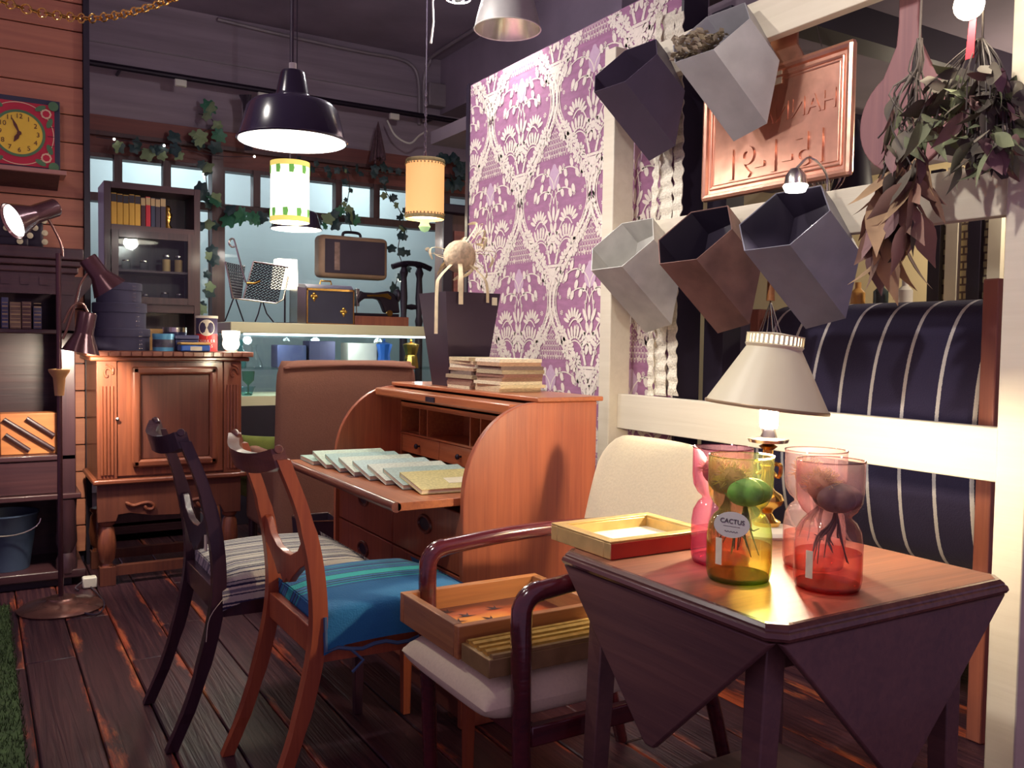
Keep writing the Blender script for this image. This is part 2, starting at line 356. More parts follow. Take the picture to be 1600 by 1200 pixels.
sb = MB().box(ony(683, 150, YB - .06), (.2, .1, .2)); tag(sb.build('junction_box', m_conduit, bevel=.01), 'grey metal junction box on the concrete beam', 'junction box')
bn = thing('dried_bundle', 'dark dried flower bundle hanging from the pipe rail', 'dried flowers', ony(591, 190, YB - .2))
b0 = ony(591, 190, YB - .2); m_dry = mat('dried_brown', (96, 70, 78), .9, 0, .3, 30)
b = MB()
for k in range(26):
    a = random.uniform(0, 2 * PI); r = random.uniform(.01, .07); b.tube([b0, b0 + Vector((r * .4 * math.cos(a), r * .4 * math.sin(a), -.1)), b0 + Vector((r * math.cos(a), r * math.sin(a), -.28 - random.random() * .06))], [.003, .004, .012], 5)
b.build('stems', m_dry, bn)
bw = MB()
for k in range(14):
    pts = [ony(384 + random.uniform(-10, 10), 148, YB - .2) + Vector((0, 0, 0)), ony(386 + random.uniform(-8, 8), 190, YB - .2), ony(388 + random.uniform(-5, 7), 235, YB - .2)]; bw.tube(pts, .008, 5)
tag(bw.build('cable_coil', m_cable), 'dark bundled cable hanging from the pipe rail', 'cable')
fy = MB().tube(catmull([ony(605, 188, 6.98), ony(618, 212, 6.95), ony(640, 224, 6.9), ony(655, 212, 6.8), ony(667, 205, 6.7)], 5), .008, 6)
tag(fy.build('lamp_wire', m_whitepl), 'loose pale wire looping below the pipe rail', 'wire')
# ================================================================== PURPLE WALLPAPERED PARTITION
XW = 2.25; WY0, WY1, WZ1 = 2.545, 4.2, 2.515
m_mauve = mat('mauve_wallpaper', (163, 112, 146), .85, 0, .14, 60, (1, .25, 1), .05)
m_ivory = mat('ivory_print', (232, 220, 208), .8, 0, .05, 60)
m_lilac = mat('lilac_print', (198, 166, 190), .8, 0, .05, 60)
pw = struct(MB().bb(XW, XW + .1, WY0, WY1, 0, WZ1).build('wall_right', m_mauve)); pw['label'] = 'partition papered in purple and ivory damask'
struct(MB().bb(XW - .01, XW + .11, WY1, WY1 + .03, 0, WZ1 + .01).build('trim_6', m_black))
struct(MB().bb(XW - .008, XW + .11, WY0 - .014, WY0, 0, WZ1).build('trim_8', m_black))
HU, HV = .2925, .91
def damask():
    A = MB(); B = MB()
    lay = [0]
    def ell(T, c, a, b, ang, n=10):
        ca, sa = math.cos(ang), math.sin(ang)
        T.append([(c[0] + a * math.cos(2 * PI * k / n) * ca - b * math.sin(2 * PI * k / n) * sa, c[1] + a * math.cos(2 * PI * k / n) * sa + b * math.sin(2 * PI * k / n) * ca) for k in range(n)])
    def line(T, pts, w):
        for p, q in zip(pts, pts[1:]):
            dx, dy = q[0] - p[0], q[1] - p[1]; l = math.hypot(dx, dy) or 1; nx, ny = -dy / l * w / 2, dx / l * w / 2
            T.append([(p[0] + nx, p[1] + ny), (q[0] + nx, q[1] + ny), (q[0] - nx, q[1] - ny), (p[0] - nx, p[1] - ny)])
    def rosette(T, c, r):
        for k in range(11): a = 2 * PI * k / 11; ell(T, (c[0] + r * .78 * math.cos(a), c[1] + r * .78 * math.sin(a)), r * .25, r * .2, a, 8)
        for k in range(9): a = 2 * PI * k / 9; ell(T, (c[0] + r * .42 * math.cos(a), c[1] + r * .42 * math.sin(a)), r * .2, r * .07, a, 6)
        ell(T, c, r * .17, r * .17, 0, 8)
    def floret(T, c, r):
        for k in range(7): a = 2 * PI * k / 7; ell(T, (c[0] + r * .62 * math.cos(a), c[1] + r * .62 * math.sin(a)), r * .33, r * .2, a, 6)
        ell(T, c, r * .2, r * .2, 0, 6)
    P = []; Q = []
    band = lambda v: HU * math.sin(PI * v / HV) ** 2      # v from bottom pinch, ogee half width
    for s in (-1, 1):
        vs = [HV * i / 40 for i in range(41)]
        for off in (-.034, .034): line(P, [(s * (band(v) + off * (1 if .07 < v / HV < .93 else .5)), v) for v in vs], .0055)
        for i in range(58):                                 # herringbone leaves along the band
            v = HV * (i + .5) / 58; d = (band(v + .004) - band(v - .004)) / .008; an = math.atan2(1, s * d)
            u = s * band(v)
            for t in (-1, 1): ell(P, (u + t * .014 * math.sin(an), v - t * .014 * math.cos(an) * 1), .0150, .0072, an + t * .6, 7)
    for s in (-1, 1):
        for v in (.2, .33, .62, .76): rosette(P, (s * (band(v * HV)), v * HV), .046)
        for fx, fy_, r in ((.03, .44, .011), (.045, .66, .012), (.1, .56, .012), (.13, .29, .012), (.09, .335, .012), (.225, .47, .011), (.235, .33, .011), (.05, .225, .012), (.175, .58, .012)): floret(P, (s * fx, fy_), r)
    # vase, rim and bouquet
    P += [[(-.02, .075), (.02, .075), (.033, .15), (-.033, .15)], [(-.042, .153), (.042, .153), (.042, .165), (-.042, .165)]]
    for s in (-1, 1):
        line(P, [(s * (.02 + .02 * t), .168 + .05 * t) for t in (0, .5, 1)], .014)
        # beaded arches
        arcp = [(s * (.105 + .075 * math.cos(a)), .17 + .105 * math.sin(a)) for a in [PI - PI * i / 16 for i in range(15)]]
        line(P, arcp, .006)
        for p in arcp[1::1]: ell(P, (p[0] * 1.0, p[1] + .016), .0075, .0075, 0, 6)
        for i, p in enumerate(arcp[3:13]): a = PI - PI * (i + 3) / 16; ell(P, (s * (.105 + .118 * math.cos(a)), .17 + .148 * math.sin(a)), .026, .009, a if s > 0 else PI - a, 8)
        # feathered fan higher up
        for i in range(8): a = PI * (.12 + .11 * i); ell(P, (s * (.12 + .055 * math.cos(a)), .345 + .055 * math.sin(a)), .024, .0085, a if s > 0 else PI - a, 8)
        line(P, [(s * (.02 + .13 * t), .27 + .1 * math.sin(t * 2.4)) for t in [i / 8 for i in range(9)]], .007)
        # arching sprays with buds
        for hgt, rad in ((.44, .085), (.50, .12)):
            sp = [(s * (rad * (1 - math.cos(a)) * .9), hgt + rad * math.sin(a) * .75) for a in [2.6 * i / 12 for i in range(13)]]
            line(P, sp, .006)
            for j in (4, 6, 8, 10, 12): ell(P, (sp[j][0] + s * .012, sp[j][1] - .018 * (j % 4 - 1)), .022, .0135, -PI / 2 + s * .4, 8)
        line(P, [(s * .012, .3), (s * .03, .42), (s * .012, .5)], .006)
        for fx, fy_, r in ((.16, .2, .013), (.06, .12, .012), (.11, .1, .011), (.19, .26, .012), (.21, .40, .014), (.16, .47, .013), (.2, .54, .012), (.05, .03, .009), (.075, .6, .012), (.13, .63, .011)): floret(P, (s * fx, fy_), r)
    for k in range(8): a = 2 * PI * k / 8 + .39; ell(P, (.035 * math.cos(a), .285 + .05 * math.sin(a)), .026, .012, math.atan2(.05 * math.sin(a), .035 * math.cos(a)), 9)
    ell(P, (0, .285), .014, .018, 0, 8)
    for s in (-1, 0, 1): ell(P, (s * .03, .385 + .012 * (s == 0)), .034, .011, PI / 2 - s * .55, 9)
    ell(Q, (0, .555), .042, .052, 0, 18); ell(Q, (0, .60), .018, .02, 0, 8)
    for i in range(-4, 5):                                   # trellis above the bouquet
        for j in range(8):
            u, v = i * .02, .66 + j * .024
            if abs(u) < band(v) - .05: ell(P, (u + (j % 2) * .01, v), .0045, .0045, 0, 5)
    for s in (-1, 1):
        for o in [-.12 + .02 * i for i in range(13)]:
            pts = [(o + s * .45 * t, .645 + t) for t in [i * .02 for i in range(11)]]; line(P, [p for p in pts if abs(p[0]) < band(p[1]) - .045], .0022)
    for ci in range(-1, 8):
        yc = 3.095 + (ci - 2) * HU
        for ri in range(-1, 4):
            zb = .97 - .075 + (ri - 1) * HV + (HV / 2 if ci % 2 else 0)
            for T, dst, e in ((P, A, .0012), (Q, B, .0008)):
                for i, poly in enumerate(T): dst.flat(poly, lambda u, v, i=i: Vector((XW - e - (i % 7) * .00005 - ((ci + 2 * ri) % 5) * .0004, yc - u, zb + v)))
    for T, nm, m in ((A, 'damask_print', m_ivory), (B, 'damask_medallion_print', m_lilac)):
        me = bpy.data.meshes.new(nm); me.from_pydata(T.v, [], T.f); bm = bmesh.new(); bm.from_mesh(me)
        for co, no in (((0, WY0 + .002, 0), (0, -1, 0)), ((0, WY1 - .002, 0), (0, 1, 0)), ((0, 0, .3), (0, 0, -1)), ((0, 0, WZ1 - .004), (0, 0, 1))):
            bmesh.ops.bisect_plane(bm, geom=bm.verts[:] + bm.edges[:] + bm.faces[:], plane_co=co, plane_no=no, clear_outer=True)
        bm.to_mesh(me); bm.free(); me.materials.append(m)
        me.transform(Matrix.Translation(-ORG[pw.name])); o = bpy.data.objects.new(nm, me); COL.objects.link(o); o.parent = pw
damask()
# ================================================================== WHITE FRAME
wf = thing('timber_partition', 'white painted timber frame partition with three cross rails', 'frame', (2.16, 2.0, 0))
MB().bb(2.11, 2.21, 2.765, 2.835, 0, 2.30).build('post', m_white, wf, bevel=.004)
MB().bb(2.11, 2.21, 1.150, 1.225, 0, 2.60).build('post', m_white, wf, bevel=.004)
for z0, z1 in ((.827, .962), (1.483, 1.615), (2.13, 2.262)):
    MB().bb(2.15, 2.19, 1.226, 2.764, z0, z1).build('rail', m_white, wf, bevel=.003)
# ================================================================== ROOM BEYOND THE FRAME
m_yellow = mat('warm_cream_plaster', (226, 204, 156), .9, 0, .06, 2)
struct(MB().bb(5.6, 5.75, -1.5, YB, 0, 3.66).build('wall_far_right', m_yellow))
struct(MB().bb(2.37, 2.46, 2.42, 2.52, 0, 2.40).build('post_black', m_black))
struct(MB().bb(2.5, 5.6, -1.5, 5.2, 2.42, 2.5).build('ceiling_dropped', mat('grey_soffit', (120, 108, 118), .9, 0, .15, 2)))
for y_ in (1.2, 2.2, 3.2): struct(MB().bb(2.5, 5.6, y_, y_ + .12, 2.30, 2.42).build('trim_7', m_black))
# ================================================================== ROLL TOP DESK
DY0, DY1 = 2.29, 3.40
dk = thing('rolltop_desk', 'teak roll-top writing desk with open leaf and pigeonholes', 'desk', (1.45, 2.85, 0))
prof = [(1.22, .0), (1.22, .69)] + [(1.475 - .255 * math.cos(a), .69 + .282 * math.sin(a)) for a in [PI / 2 * i / 14 for i in range(1, 15)]] + [(1.70, .972), (1.70, .0)]
for y0 in (DY0, DY1 - .022):
    MB().prism(prof, lambda u, v, d: Vector((u, d, v)), y0, y0 + .022).build('side_panel', m_teak, dk, bevel=.003)
MB().bb(1.47, 1.72, DY0 - .008, DY1 + .008, .9725, .987).build('top_board', m_teaky, dk, bevel=.003)
rb = MB().bb(1.385, 1.47, DY0 + .023, DY1 - .023, .934, .966).build('tambour_end', m_teaky, dk, bevel=.006)
MB().box((1.384, 2.86, .948), (.006, .07, .018)).build('lock_plate', m_black, rb)
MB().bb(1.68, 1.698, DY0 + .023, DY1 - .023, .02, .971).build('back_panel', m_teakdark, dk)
lf = MB().bb(1.025, 1.60, 2.325, 3.365, .666, .69).build('writing_leaf', m_teaky, dk, bevel=.002)
MB().tube([(1.022, 2.325, .678), (1.022, 3.365, .678)], .0155, 14).build('leaf_moulding', m_teakdark, lf)
MB().box((1.09, 2.86, .6905), (.03, .06, .001)).build('lock_plate', m_teakdark, lf)
gx = 1.50
gal = MB().bb(gx, gx + .17, 2.313, 3.377, .888, .915); gal.bb(gx, gx + .17, 2.313, 3.377, .776, .784); gal.bb(gx, gx + .17, 2.313, 3.377, .905, .932)
gal.bb(gx + .16, gx + .17, 2.313, 3.377, .7, .93)
gal = gal.build('pigeonhole_case', m_teaky, dk, bevel=.001)
for px, py in ((655, 640), (667, 642), (734, 655), (750, 660)):
    y = onx(px, py, gx).y; MB().bb(gx + .002, gx + .16, y - .004, y + .004, .784, .888).build('divider', m_teaky, gal)
for y in (2.317, 3.373): MB().bb(gx, gx + .16, y - .004, y + .004, .69, .9).build('divider', m_teaky, gal)
for y0, y1 in ((2.32, 2.66), (2.665, 3.025), (3.03, 3.37)):
    dr = MB().bb(gx + .004, gx + .15, y0, y1, .702, .774).build('small_drawer', m_teaky, dk, bevel=.002)
    for yy in ((y0 + y1) / 2,): MB().lathe([(.004, 0), (.004, .008), (.010, .012), (.011, .018), (.006, .023), (0.0001, .024)], (gx + .004, yy, .738), 12, Matrix.Rotation(-PI / 2, 3, 'Y')).build('knob', m_iron, dr)
for y0, y1 in ((2.315, 2.843), (2.847, 3.375)):
    for z0, z1 in ((.07, .255), (.26, .445), (.45, .64)):
        dr = MB().bb(1.235, 1.6, y0, y1, z0, z1).build('drawer', m_teak, dk, bevel=.003)
        c = ((y0 + y1) / 2, (z0 + z1) / 2 + .02)
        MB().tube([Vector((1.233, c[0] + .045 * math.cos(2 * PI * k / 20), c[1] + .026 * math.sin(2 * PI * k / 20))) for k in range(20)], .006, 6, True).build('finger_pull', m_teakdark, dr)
        MB().add([Vector((1.2335, c[0] + .045 * math.cos(2 * PI * k / 20), c[1] + .026 * math.sin(2 * PI * k / 20))) for k in range(20)], [tuple(range(20))]).build('pull_shade_patch', m_black, dr)  # shade inside the finger pull painted as a flat black oval
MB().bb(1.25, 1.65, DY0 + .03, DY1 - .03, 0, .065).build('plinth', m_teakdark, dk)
# fanned notebooks on the leaf
covers = [(176, 204, 188), (196, 214, 192), (168, 196, 186), (206, 216, 196), (186, 208, 200), (212, 218, 200), (170, 190, 178), (204, 190, 128)]
for i, c in enumerate(covers):
    y = 3.26 - .108 * i
    nm = mat('notebook_cover_%d' % i, c, .7, 0, .2, 120, (1, 1, 1))
    t = thing('notebook', ['pale green notebook at the back of the fan on the desk leaf', 'mint striped notebook second in the fan on the desk leaf', 'sage notebook third in the fan on the desk leaf', 'ivory green notebook fourth in the fan on the desk leaf', 'blue green notebook fifth in the fan on the desk leaf', 'cream notebook sixth in the fan on the desk leaf', 'grey green notebook lying under the yellow woven one', 'yellow woven pattern notebook with white label topmost of the fan'][i], 'notebook', (1.20 + .012 * i, y, .7056 if i else .6912), 'notebooks fanned out on the desk leaf')
    local(t); t.rotation_euler = (.15 if i else 0, 0, -.06)
    MB().box((0, 0, .0075), (.266, .186, .011)).build('pages', m_paper, t)
    cv = MB().box((0, 0, .0142), (.27, .19, .002)).box((0, 0, .001), (.27, .19, .002)).box((0, .0945, .0076), (.27, .002, .0134)).build('cover', nm, t)
    if i in (1, 3, 7): MB().box((.02, -.02, .0156), (.085, .055, .0008)).build('label', m_paper, t)
# two stacks of pads on top of the desk
pc = [(214, 200, 168), (176, 140, 110), (150, 116, 96), (226, 214, 186), (132, 92, 78), (196, 170, 136), (168, 150, 120), (208, 190, 150), (120, 100, 90)]
b1 = onz(731, 606, .987); b2 = onz(777, 608, .987)
pms = [mat('old_booklet_%d' % i, c, .85, 0, .25, 90, (1, 1, 6)) for i, c in enumerate(pc)]
for si, (b, h) in enumerate(((Vector((1.585, 2.86, 0)), .0128), (Vector((1.592, 2.665, 0)), .0132))):
    z = .9872
    for i in range(9):
        th = h * random.uniform(.8, 1.15)
        o = MB().box((0, 0, th / 2), (.17 + random.uniform(-.01, .008), .178 + random.uniform(-.012, .01), th)).build('old_booklet', pms[(i * 2 + si * 5) % 9])
        o.location = (b.x + random.uniform(-.005, .005), b.y + random.uniform(-.006, .006), z); o.rotation_euler.z = random.uniform(-.05, .05); z += th + .0002
        tag(o, 'worn old booklet, ' + ['bottom', 'second from the bottom', 'third from the bottom', 'fourth from the bottom', 'middle', 'fourth from the top', 'third from the top', 'second from the top', 'topmost'][i] + ' in the ' + ('stack beside the planter' if si == 0 else 'stack away from the planter'), 'booklet', 'old booklets stacked on the desk ' + 'ab'[si])
# black tapered planter with a dried curl ball
pl = thing('tapered_planter', 'tall black tapered square planter on the desk', 'planter', (1.60, 3.06, .987)); local(pl)
def sq(h, z): return [(-h, -h, z), (h, -h, z), (h, h, z), (-h, h, z)]
m_plant = mat('black_zinc', (64, 48, 66), .45, .35, .15, 4)
b = MB(); rings = [sq(.075, 0), sq(.117, .355), sq(.109, .355), sq(.07, .02)]
for i in range(3):
    for k in range(4): l = (k + 1) % 4; b.add([rings[i][k], rings[i][l], rings[i + 1][l], rings[i + 1][k]], [(0, 1, 2, 3)])
b.add(rings[0], [(3, 2, 1, 0)]); b.add(rings[3], [(0, 1, 2, 3)])
b.build('planter_body', m_plant, pl, smooth=0)
MB().box((.092, -.1155, .325), (.022, .002, .03)).build('price_sticker', m_paper, pl)
m_curl = mat('dried_curl', (224, 206, 168), .8, 0, .15, 30)
cb = thing('dried_seed_ball', 'cream dried seed ball with curled strips in the planter', 'dried decoration', (1.60, 3.06, 1.30)); local(cb)
b = MB().ball((.0, .0, .185), .064, 18); b.tube([(0, 0, -.25), (0, 0, .15)], .006, 6); b.build('ball', mat('seed_ball', (214, 190, 158), .9, 0, .3, 60, (1, 1, 1), .5), cb)
for k in range(18):
    a = random.uniform(-.6, 2.6); el = random.uniform(-.6, 1.2); d = Vector((math.cos(a) * math.cos(el), math.sin(a) * math.cos(el), math.sin(el)))
    p = Vector((0, 0, .19)) + d * .058; u = d.cross(Vector((0, 0, 1))).normalized(); pts = [p]; L = random.uniform(.05, .10)
    for j in range(1, 9): t = j / 8; pts.append(p + d * L * math.sin(t * 2.2) + u * .045 * math.sin(t * 3 + a) * t + Vector((0, 0, -.06 * t * t if k % 3 else .03 * t)))
    MB().tube(pts, [.006] * 8 + [.003], 4, flat=.18).build('curled_strip', m_curl, cb)
for (ax, ay, ln) in ((-.118, -.05, .17), (-.06, -.128, .06), (.05, -.126, .05)):
    MB().tube(catmull([(ax * .3, ay * .3, .16), (ax * .9, ay * .9, .10), (ax * 1.03, ay * 1.03, .055), (ax * 1.05, ay * 1.05, .055 - ln)], 4), .0085, 4, flat=.2).build('curled_strip', m_curl, cb)
# ================================================================== DINING CHAIRS
def chair(name, label, loc, wm, sm, pc_, crest_m):
    t = local(thing(name, label, 'chair', loc, 'dining chairs in front of the desk'))
    path = catmull([(0, 0, 0), (.055, 0, .13), (.105, 0, .30), (.128, 0, .45), (.118, 0, .60), (.085, 0, .74), (.036, 0, .868)], 5)
    for s in (-1, 1):
        b = MB(); n = len(path)
        for i in range(n - 1):
            q = []
            for j in (i, i + 1):
                p = path[j]; w = .017 if p.z > .1 else .014; dx = .019 if .2 < p.z < .7 else .016
                q += [Vector((p.x - dx, s * .192 - w, p.z)), Vector((p.x + dx, s * .192 - w, p.z)), Vector((p.x + dx, s * .192 + w, p.z)), Vector((p.x - dx, s * .192 + w, p.z))]
            for k in range(4): l = (k + 1) % 4; b.add([q[k], q[l], q[l + 4], q[k + 4]], [(0, 1, 2, 3)])
            if i == 0: b.add(q[:4], [(3, 2, 1, 0)])
            if i == n - 2: b.add(q[4:], [(0, 1, 2, 3)])
        bm = bmesh.new(); b.build('back_leg', wm, t, smooth=40)
    def cr(u):   # crest centre line
        return Vector((.040 - .042 * (1 - u * u), .204 * u, .846 + .026 * abs(u) ** 3))
    b = MB(); n = 20; rings = []
    for i in range(n + 1):
        u = -1 + 2 * i / n; p = cr(u); h = .025 - .002 * abs(u) ** 4; th = .012 + .004 * abs(u); back = -.004 * abs(u) ** 3
        rings.append([p + Vector((-th + back, 0, -h)), p + Vector((th + back, 0, -h)), p + Vector((th - .012 + back, 0, h)), p + Vector((-th - .014 + back, 0, h))])
    for i in range(n):
        for k in range(4): l = (k + 1) % 4; b.add([rings[i][k], rings[i][l], rings[i + 1][l], rings[i + 1][k]], [(0, 1, 2, 3)])
    b.add(rings[0], [(3, 2, 1, 0)]); b.add(rings[-1], [(0, 1, 2, 3)])
    for s in (-1, 1): b.tube([cr(s) + Vector((-.012, -s * .03, .016)), cr(s) + Vector((-.016, s * .006, .022))], [.007, .0115], 10)
    b.build('crest_rail', crest_m, t, smooth=50, bevel=.003)
    top = [(-.176, .665), (-.15, .655), (-.12, .625), (-.06, .602), (0, .598), (.06, .602), (.12, .625), (.15, .655), (.176, .665)]
    bot = [(.176, .60), (.14, .585), (.08, .55), (.05, .528), (.03, .535), (0, .515), (-.03, .535), (-.05, .528), (-.08, .55), (-.14, .585), (-.176, .60)]
    MB().prism(top + bot, lambda u, v, d: Vector((d, u, v)), .098, .118).build('back_slat', wm, t, bevel=.002)
    MB().bb(.112, .136, -.176, .176, .375, .445).build('rear_rail', wm, t, bevel=.002)
    for s in (-1, 1):
        fx, fy = .545, s * .205
        MB().hexa([(fx - .012, fy - .012, 0), (fx + .012, fy - .012, 0), (fx + .012, fy + .012, 0), (fx - .012, fy + .012, 0), (fx - .018, fy - .018, .42), (fx + .018, fy - .018, .42), (fx + .018, fy + .018, .42), (fx - .018, fy + .018, .42)]).build('front_leg', wm, t, bevel=.002)
        a, b_ = Vector((.14, s * .19, .0)), Vector((.53, s * .203, .0))
        MB().hexa([a + Vector((0, -.01, .36)), b_ + Vector((0, -.01, .36)), b_ + Vector((0, .01, .36)), a + Vector((0, .01, .36)), a + Vector((0, -.01, .42)), b_ + Vector((0, -.01, .42)), b_ + Vector((0, .01, .42)), a + Vector((0, .01, .42))]).build('side_rail', wm, t)
    MB().bb(.53, .555, -.19, .19, .36, .42).build('front_rail', wm, t)
    def seat(u, v):
        # closed loop u across (wraps down the sides), v front to back
        x = .135 + .435 * v; w = .196 + .024 * v; drop = .075
        a = (u - .5) * 2; e = abs(a); s = 1 if a >= 0 else -1
        if e < .72: y = s * w * (e / .72) * .985; zz = .495 - .012 * (e / .72) ** 4
        else: k = (e - .72) / .28; y = s * (w * .985 + .022 * math.sin(k * PI / 2)); zz = .483 - drop * (1 - math.cos(k * PI / 2)) * .9 - drop * .25 * k
        zz -= .02 * max(0, abs(v - .5) * 2 - .75) * 3; zz += .012 * math.sin(PI * v)
        return Vector((x, y, zz))
    b = MB().grid(seat, 28, 16)
    b.grid(lambda u, v: Vector((.57 + .012 * math.sin(PI * min(v * 1.2, 1)), (u - .5) * 2 * .236, .484 - .095 * v)), 8, 5)
    b.grid(lambda u, v: Vector((.138, (u - .5) * 2 * .205, .484 - .06 * v)), 8, 3)
    b.add([(.135, -.19, .4), (.57, -.22, .4), (.57, .22, .4), (.135, .19, .4)], [(0, 1, 2, 3)])
    st = b.build('seat', sm, t, smooth=60)
    if pc_:
        pp = [Vector((.14 + .43 * i / 14, -(.218 + .026 * i / 14), .392 + .006 * math.sin(i * 1.7))) for i in range(15)] + [Vector((.14, -.21, .475))]
        pp = [pp[-1]] + pp[:-1]; MB().tube(pp, .005, 6).tube([pp[3], pp[3] + Vector((.03, -.01, -.03)), pp[3] + Vector((-.0, -.012, -.055))], .004, 5).build('piping', pc_, st)
    return t
ST1 = [(0, (196, 192, 176)), (.10, (60, 58, 82)), (.13, (206, 200, 180)), (.22, (150, 148, 150)), (.27, (52, 48, 74)), (.33, (200, 196, 178)), (.36, (58, 56, 80)), (.41, (190, 186, 172)), (.55, (62, 60, 84)), (.58, (198, 194, 178)), (.62, (118, 116, 128)), (.70, (210, 204, 184)), (.76, (50, 48, 74)), (.82, (170, 166, 160)), (.88, (58, 56, 80)), (.91, (204, 198, 182))]
m_seat1 = stripes('ivory_navy_striped_wool', 1, .135, ST1, wrap=True)
BL = (44, 112, 158); NV = (36, 48, 84); TQ = (36, 170, 166)
m_seat2 = stripes('blue_wool_with_turquoise_stripes', 1, .7, [(p_ if p_ == 0 else (.14 + .5 * p_) / .7, c_) for p_, c_ in [(0, BL), (.515, NV), (.523, BL), (.545, TQ), (.56, NV), (.568, BL), (.59, TQ), (.60, NV), (.612, BL), (.64, NV), (.652, TQ), (.735, NV), (.745, BL), (.765, NV), (.772, BL), (.80, NV), (.812, TQ), (.822, BL), (.85, NV), (.87, BL), (.90, NV), (.91, TQ), (.92, BL)]], .9, .39 - .492 + .05, .004, True)
m_ebony = wood('ebonised_mahogany', (66, 36, 46), (38, 20, 34), 2, 60, .3, .5)
m_chairoak = wood('honey_beech', (176, 92, 54), (144, 68, 44), 2, 80, .4, .2)
m_chaircrest = wood('dark_crest_oak', (134, 82, 62), (98, 58, 50), 1, 60, .3, .4)
m_pipe = mat('blue_cord', (70, 96, 128), .9)
ch1 = chair('dining_chair', 'dark mahogany dining chair with ivory and navy striped seat', (.452, 2.756, 0), m_ebony, m_seat1, None, m_ebony)
ch2 = chair('dining_chair', 'honey brown dining chair with blue wool seat', (.582, 2.276, 0), m_chairoak, m_seat2, m_pipe, m_chaircrest)
MB().box((.10, -.16, .57), (.004, .022, .045)).build('price_tag', m_paper, ch1)
MB().tube(catmull([(.15, -.21, .43), (.10, -.215, .37), (.09, -.212, .30)], 4), .0012, 4).build('tag_string', m_paper, ch1)
# ================================================================== ARMCHAIR
m_mahog = wood('glossy_mahogany', (96, 34, 38), (58, 20, 32), 0, 60, .18, .8)
m_linen = mat('cream_upholstery', (226, 212, 178), .9, 0, .04, 140, (1, 1, 1), .08)
ac = thing('armchair', 'mahogany armchair with cream upholstered seat and back', 'armchair', (1.22, 1.78, 0))
for s, y in ((-1, 1.552), (1, 2.003)):
    leg = catmull([(.985, y, 0), (.972, y, .30), (.967, y, .56)], 6) + [Vector((.967 + .045 * (1 - math.cos(a)), y, .585 + .045 * math.sin(a))) for a in [PI / 2 * i / 6 for i in range(1, 7)]]
    arm = [Vector((1.012 + .5 * i / 8, y, .63 + .012 * math.sin(PI * i / 8) + .012 * i / 8)) for i in range(1, 9)]
    MB().tube(leg, [.017 + .006 * min(1, p.z / .5) for p in leg], 14).build('front_leg', m_mahog, ac)
    MB().tube([leg[-1]] + arm, [.0215] + [.021] * 8, 14).build('arm', m_mahog, ac)
    MB().tube(catmull([(1.60, y, 0), (1.53, y, .25), (1.48, y, .42), (1.50, y, .62), (1.52, y, .66)], 5), .018, 12).build('back_leg', m_mahog, ac)
    MB().bb(.99, 1.48, y - .012, y + .012, .30, .345).build('side_rail', m_mahog, ac, bevel=.004)
MB().bb(.985, 1.01, 1.56, 1.99, .30, .345).build('front_rail', m_mahog, ac, bevel=.004)
def cushion(fn, nu=18, nv=18):
    b = MB(); e_ = lambda w: .5 + .5 * math.sin(PI * (w - .5))
    b.grid(lambda u, v: fn(e_(u), e_(v), 1), nu, nv); b.grid(lambda u, v: fn(e_(u), e_(v), -1), nu, nv); return b
def pill(e, p=4): return max(0, 1 - abs(e) ** p) ** (1 / 2.2)
def seatf(u, v, s):
    a, c = u * 2 - 1, v * 2 - 1; t = pill(a, 6) * pill(c, 6)
    hw = .212; rx = .285 - .0 * c
    return Vector((1.175 + rx * a, 1.775 + hw * c * (1 - .05 * (a > .3)), .390 + s * .052 * t + (.009 * t if s > 0 else 0)))
cushion(seatf).build('seat', m_linen, ac, smooth=80)
MB().tube([(1.478 + .05 * t, .0, 0) for t in (0, 1)], .001, 3)
BZ0, BZ1 = .42, .90
def backf(u, v, s):
    a, c = u * 2 - 1, v * 2 - 1; t = pill(a, 7) * pill(c, 7)
    hw = .243 - .02 * max(0, c) ** 2 + .0; yy = a * hw
    if c > .55:
        k = (c - .55) / .45; lim = hw - .10 + .10 * math.sqrt(max(0, 1 - k * k)); yy = a * lim
    z = (BZ0 + BZ1) / 2 + (BZ1 - BZ0) / 2 * c
    return Vector((1.455 + .11 * (z - BZ0) / (BZ1 - BZ0) + s * .022 * t + .018 * (1 - a * a), 1.832 + yy, z))
cushion(backf).build('backrest', m_linen, ac, smooth=80)
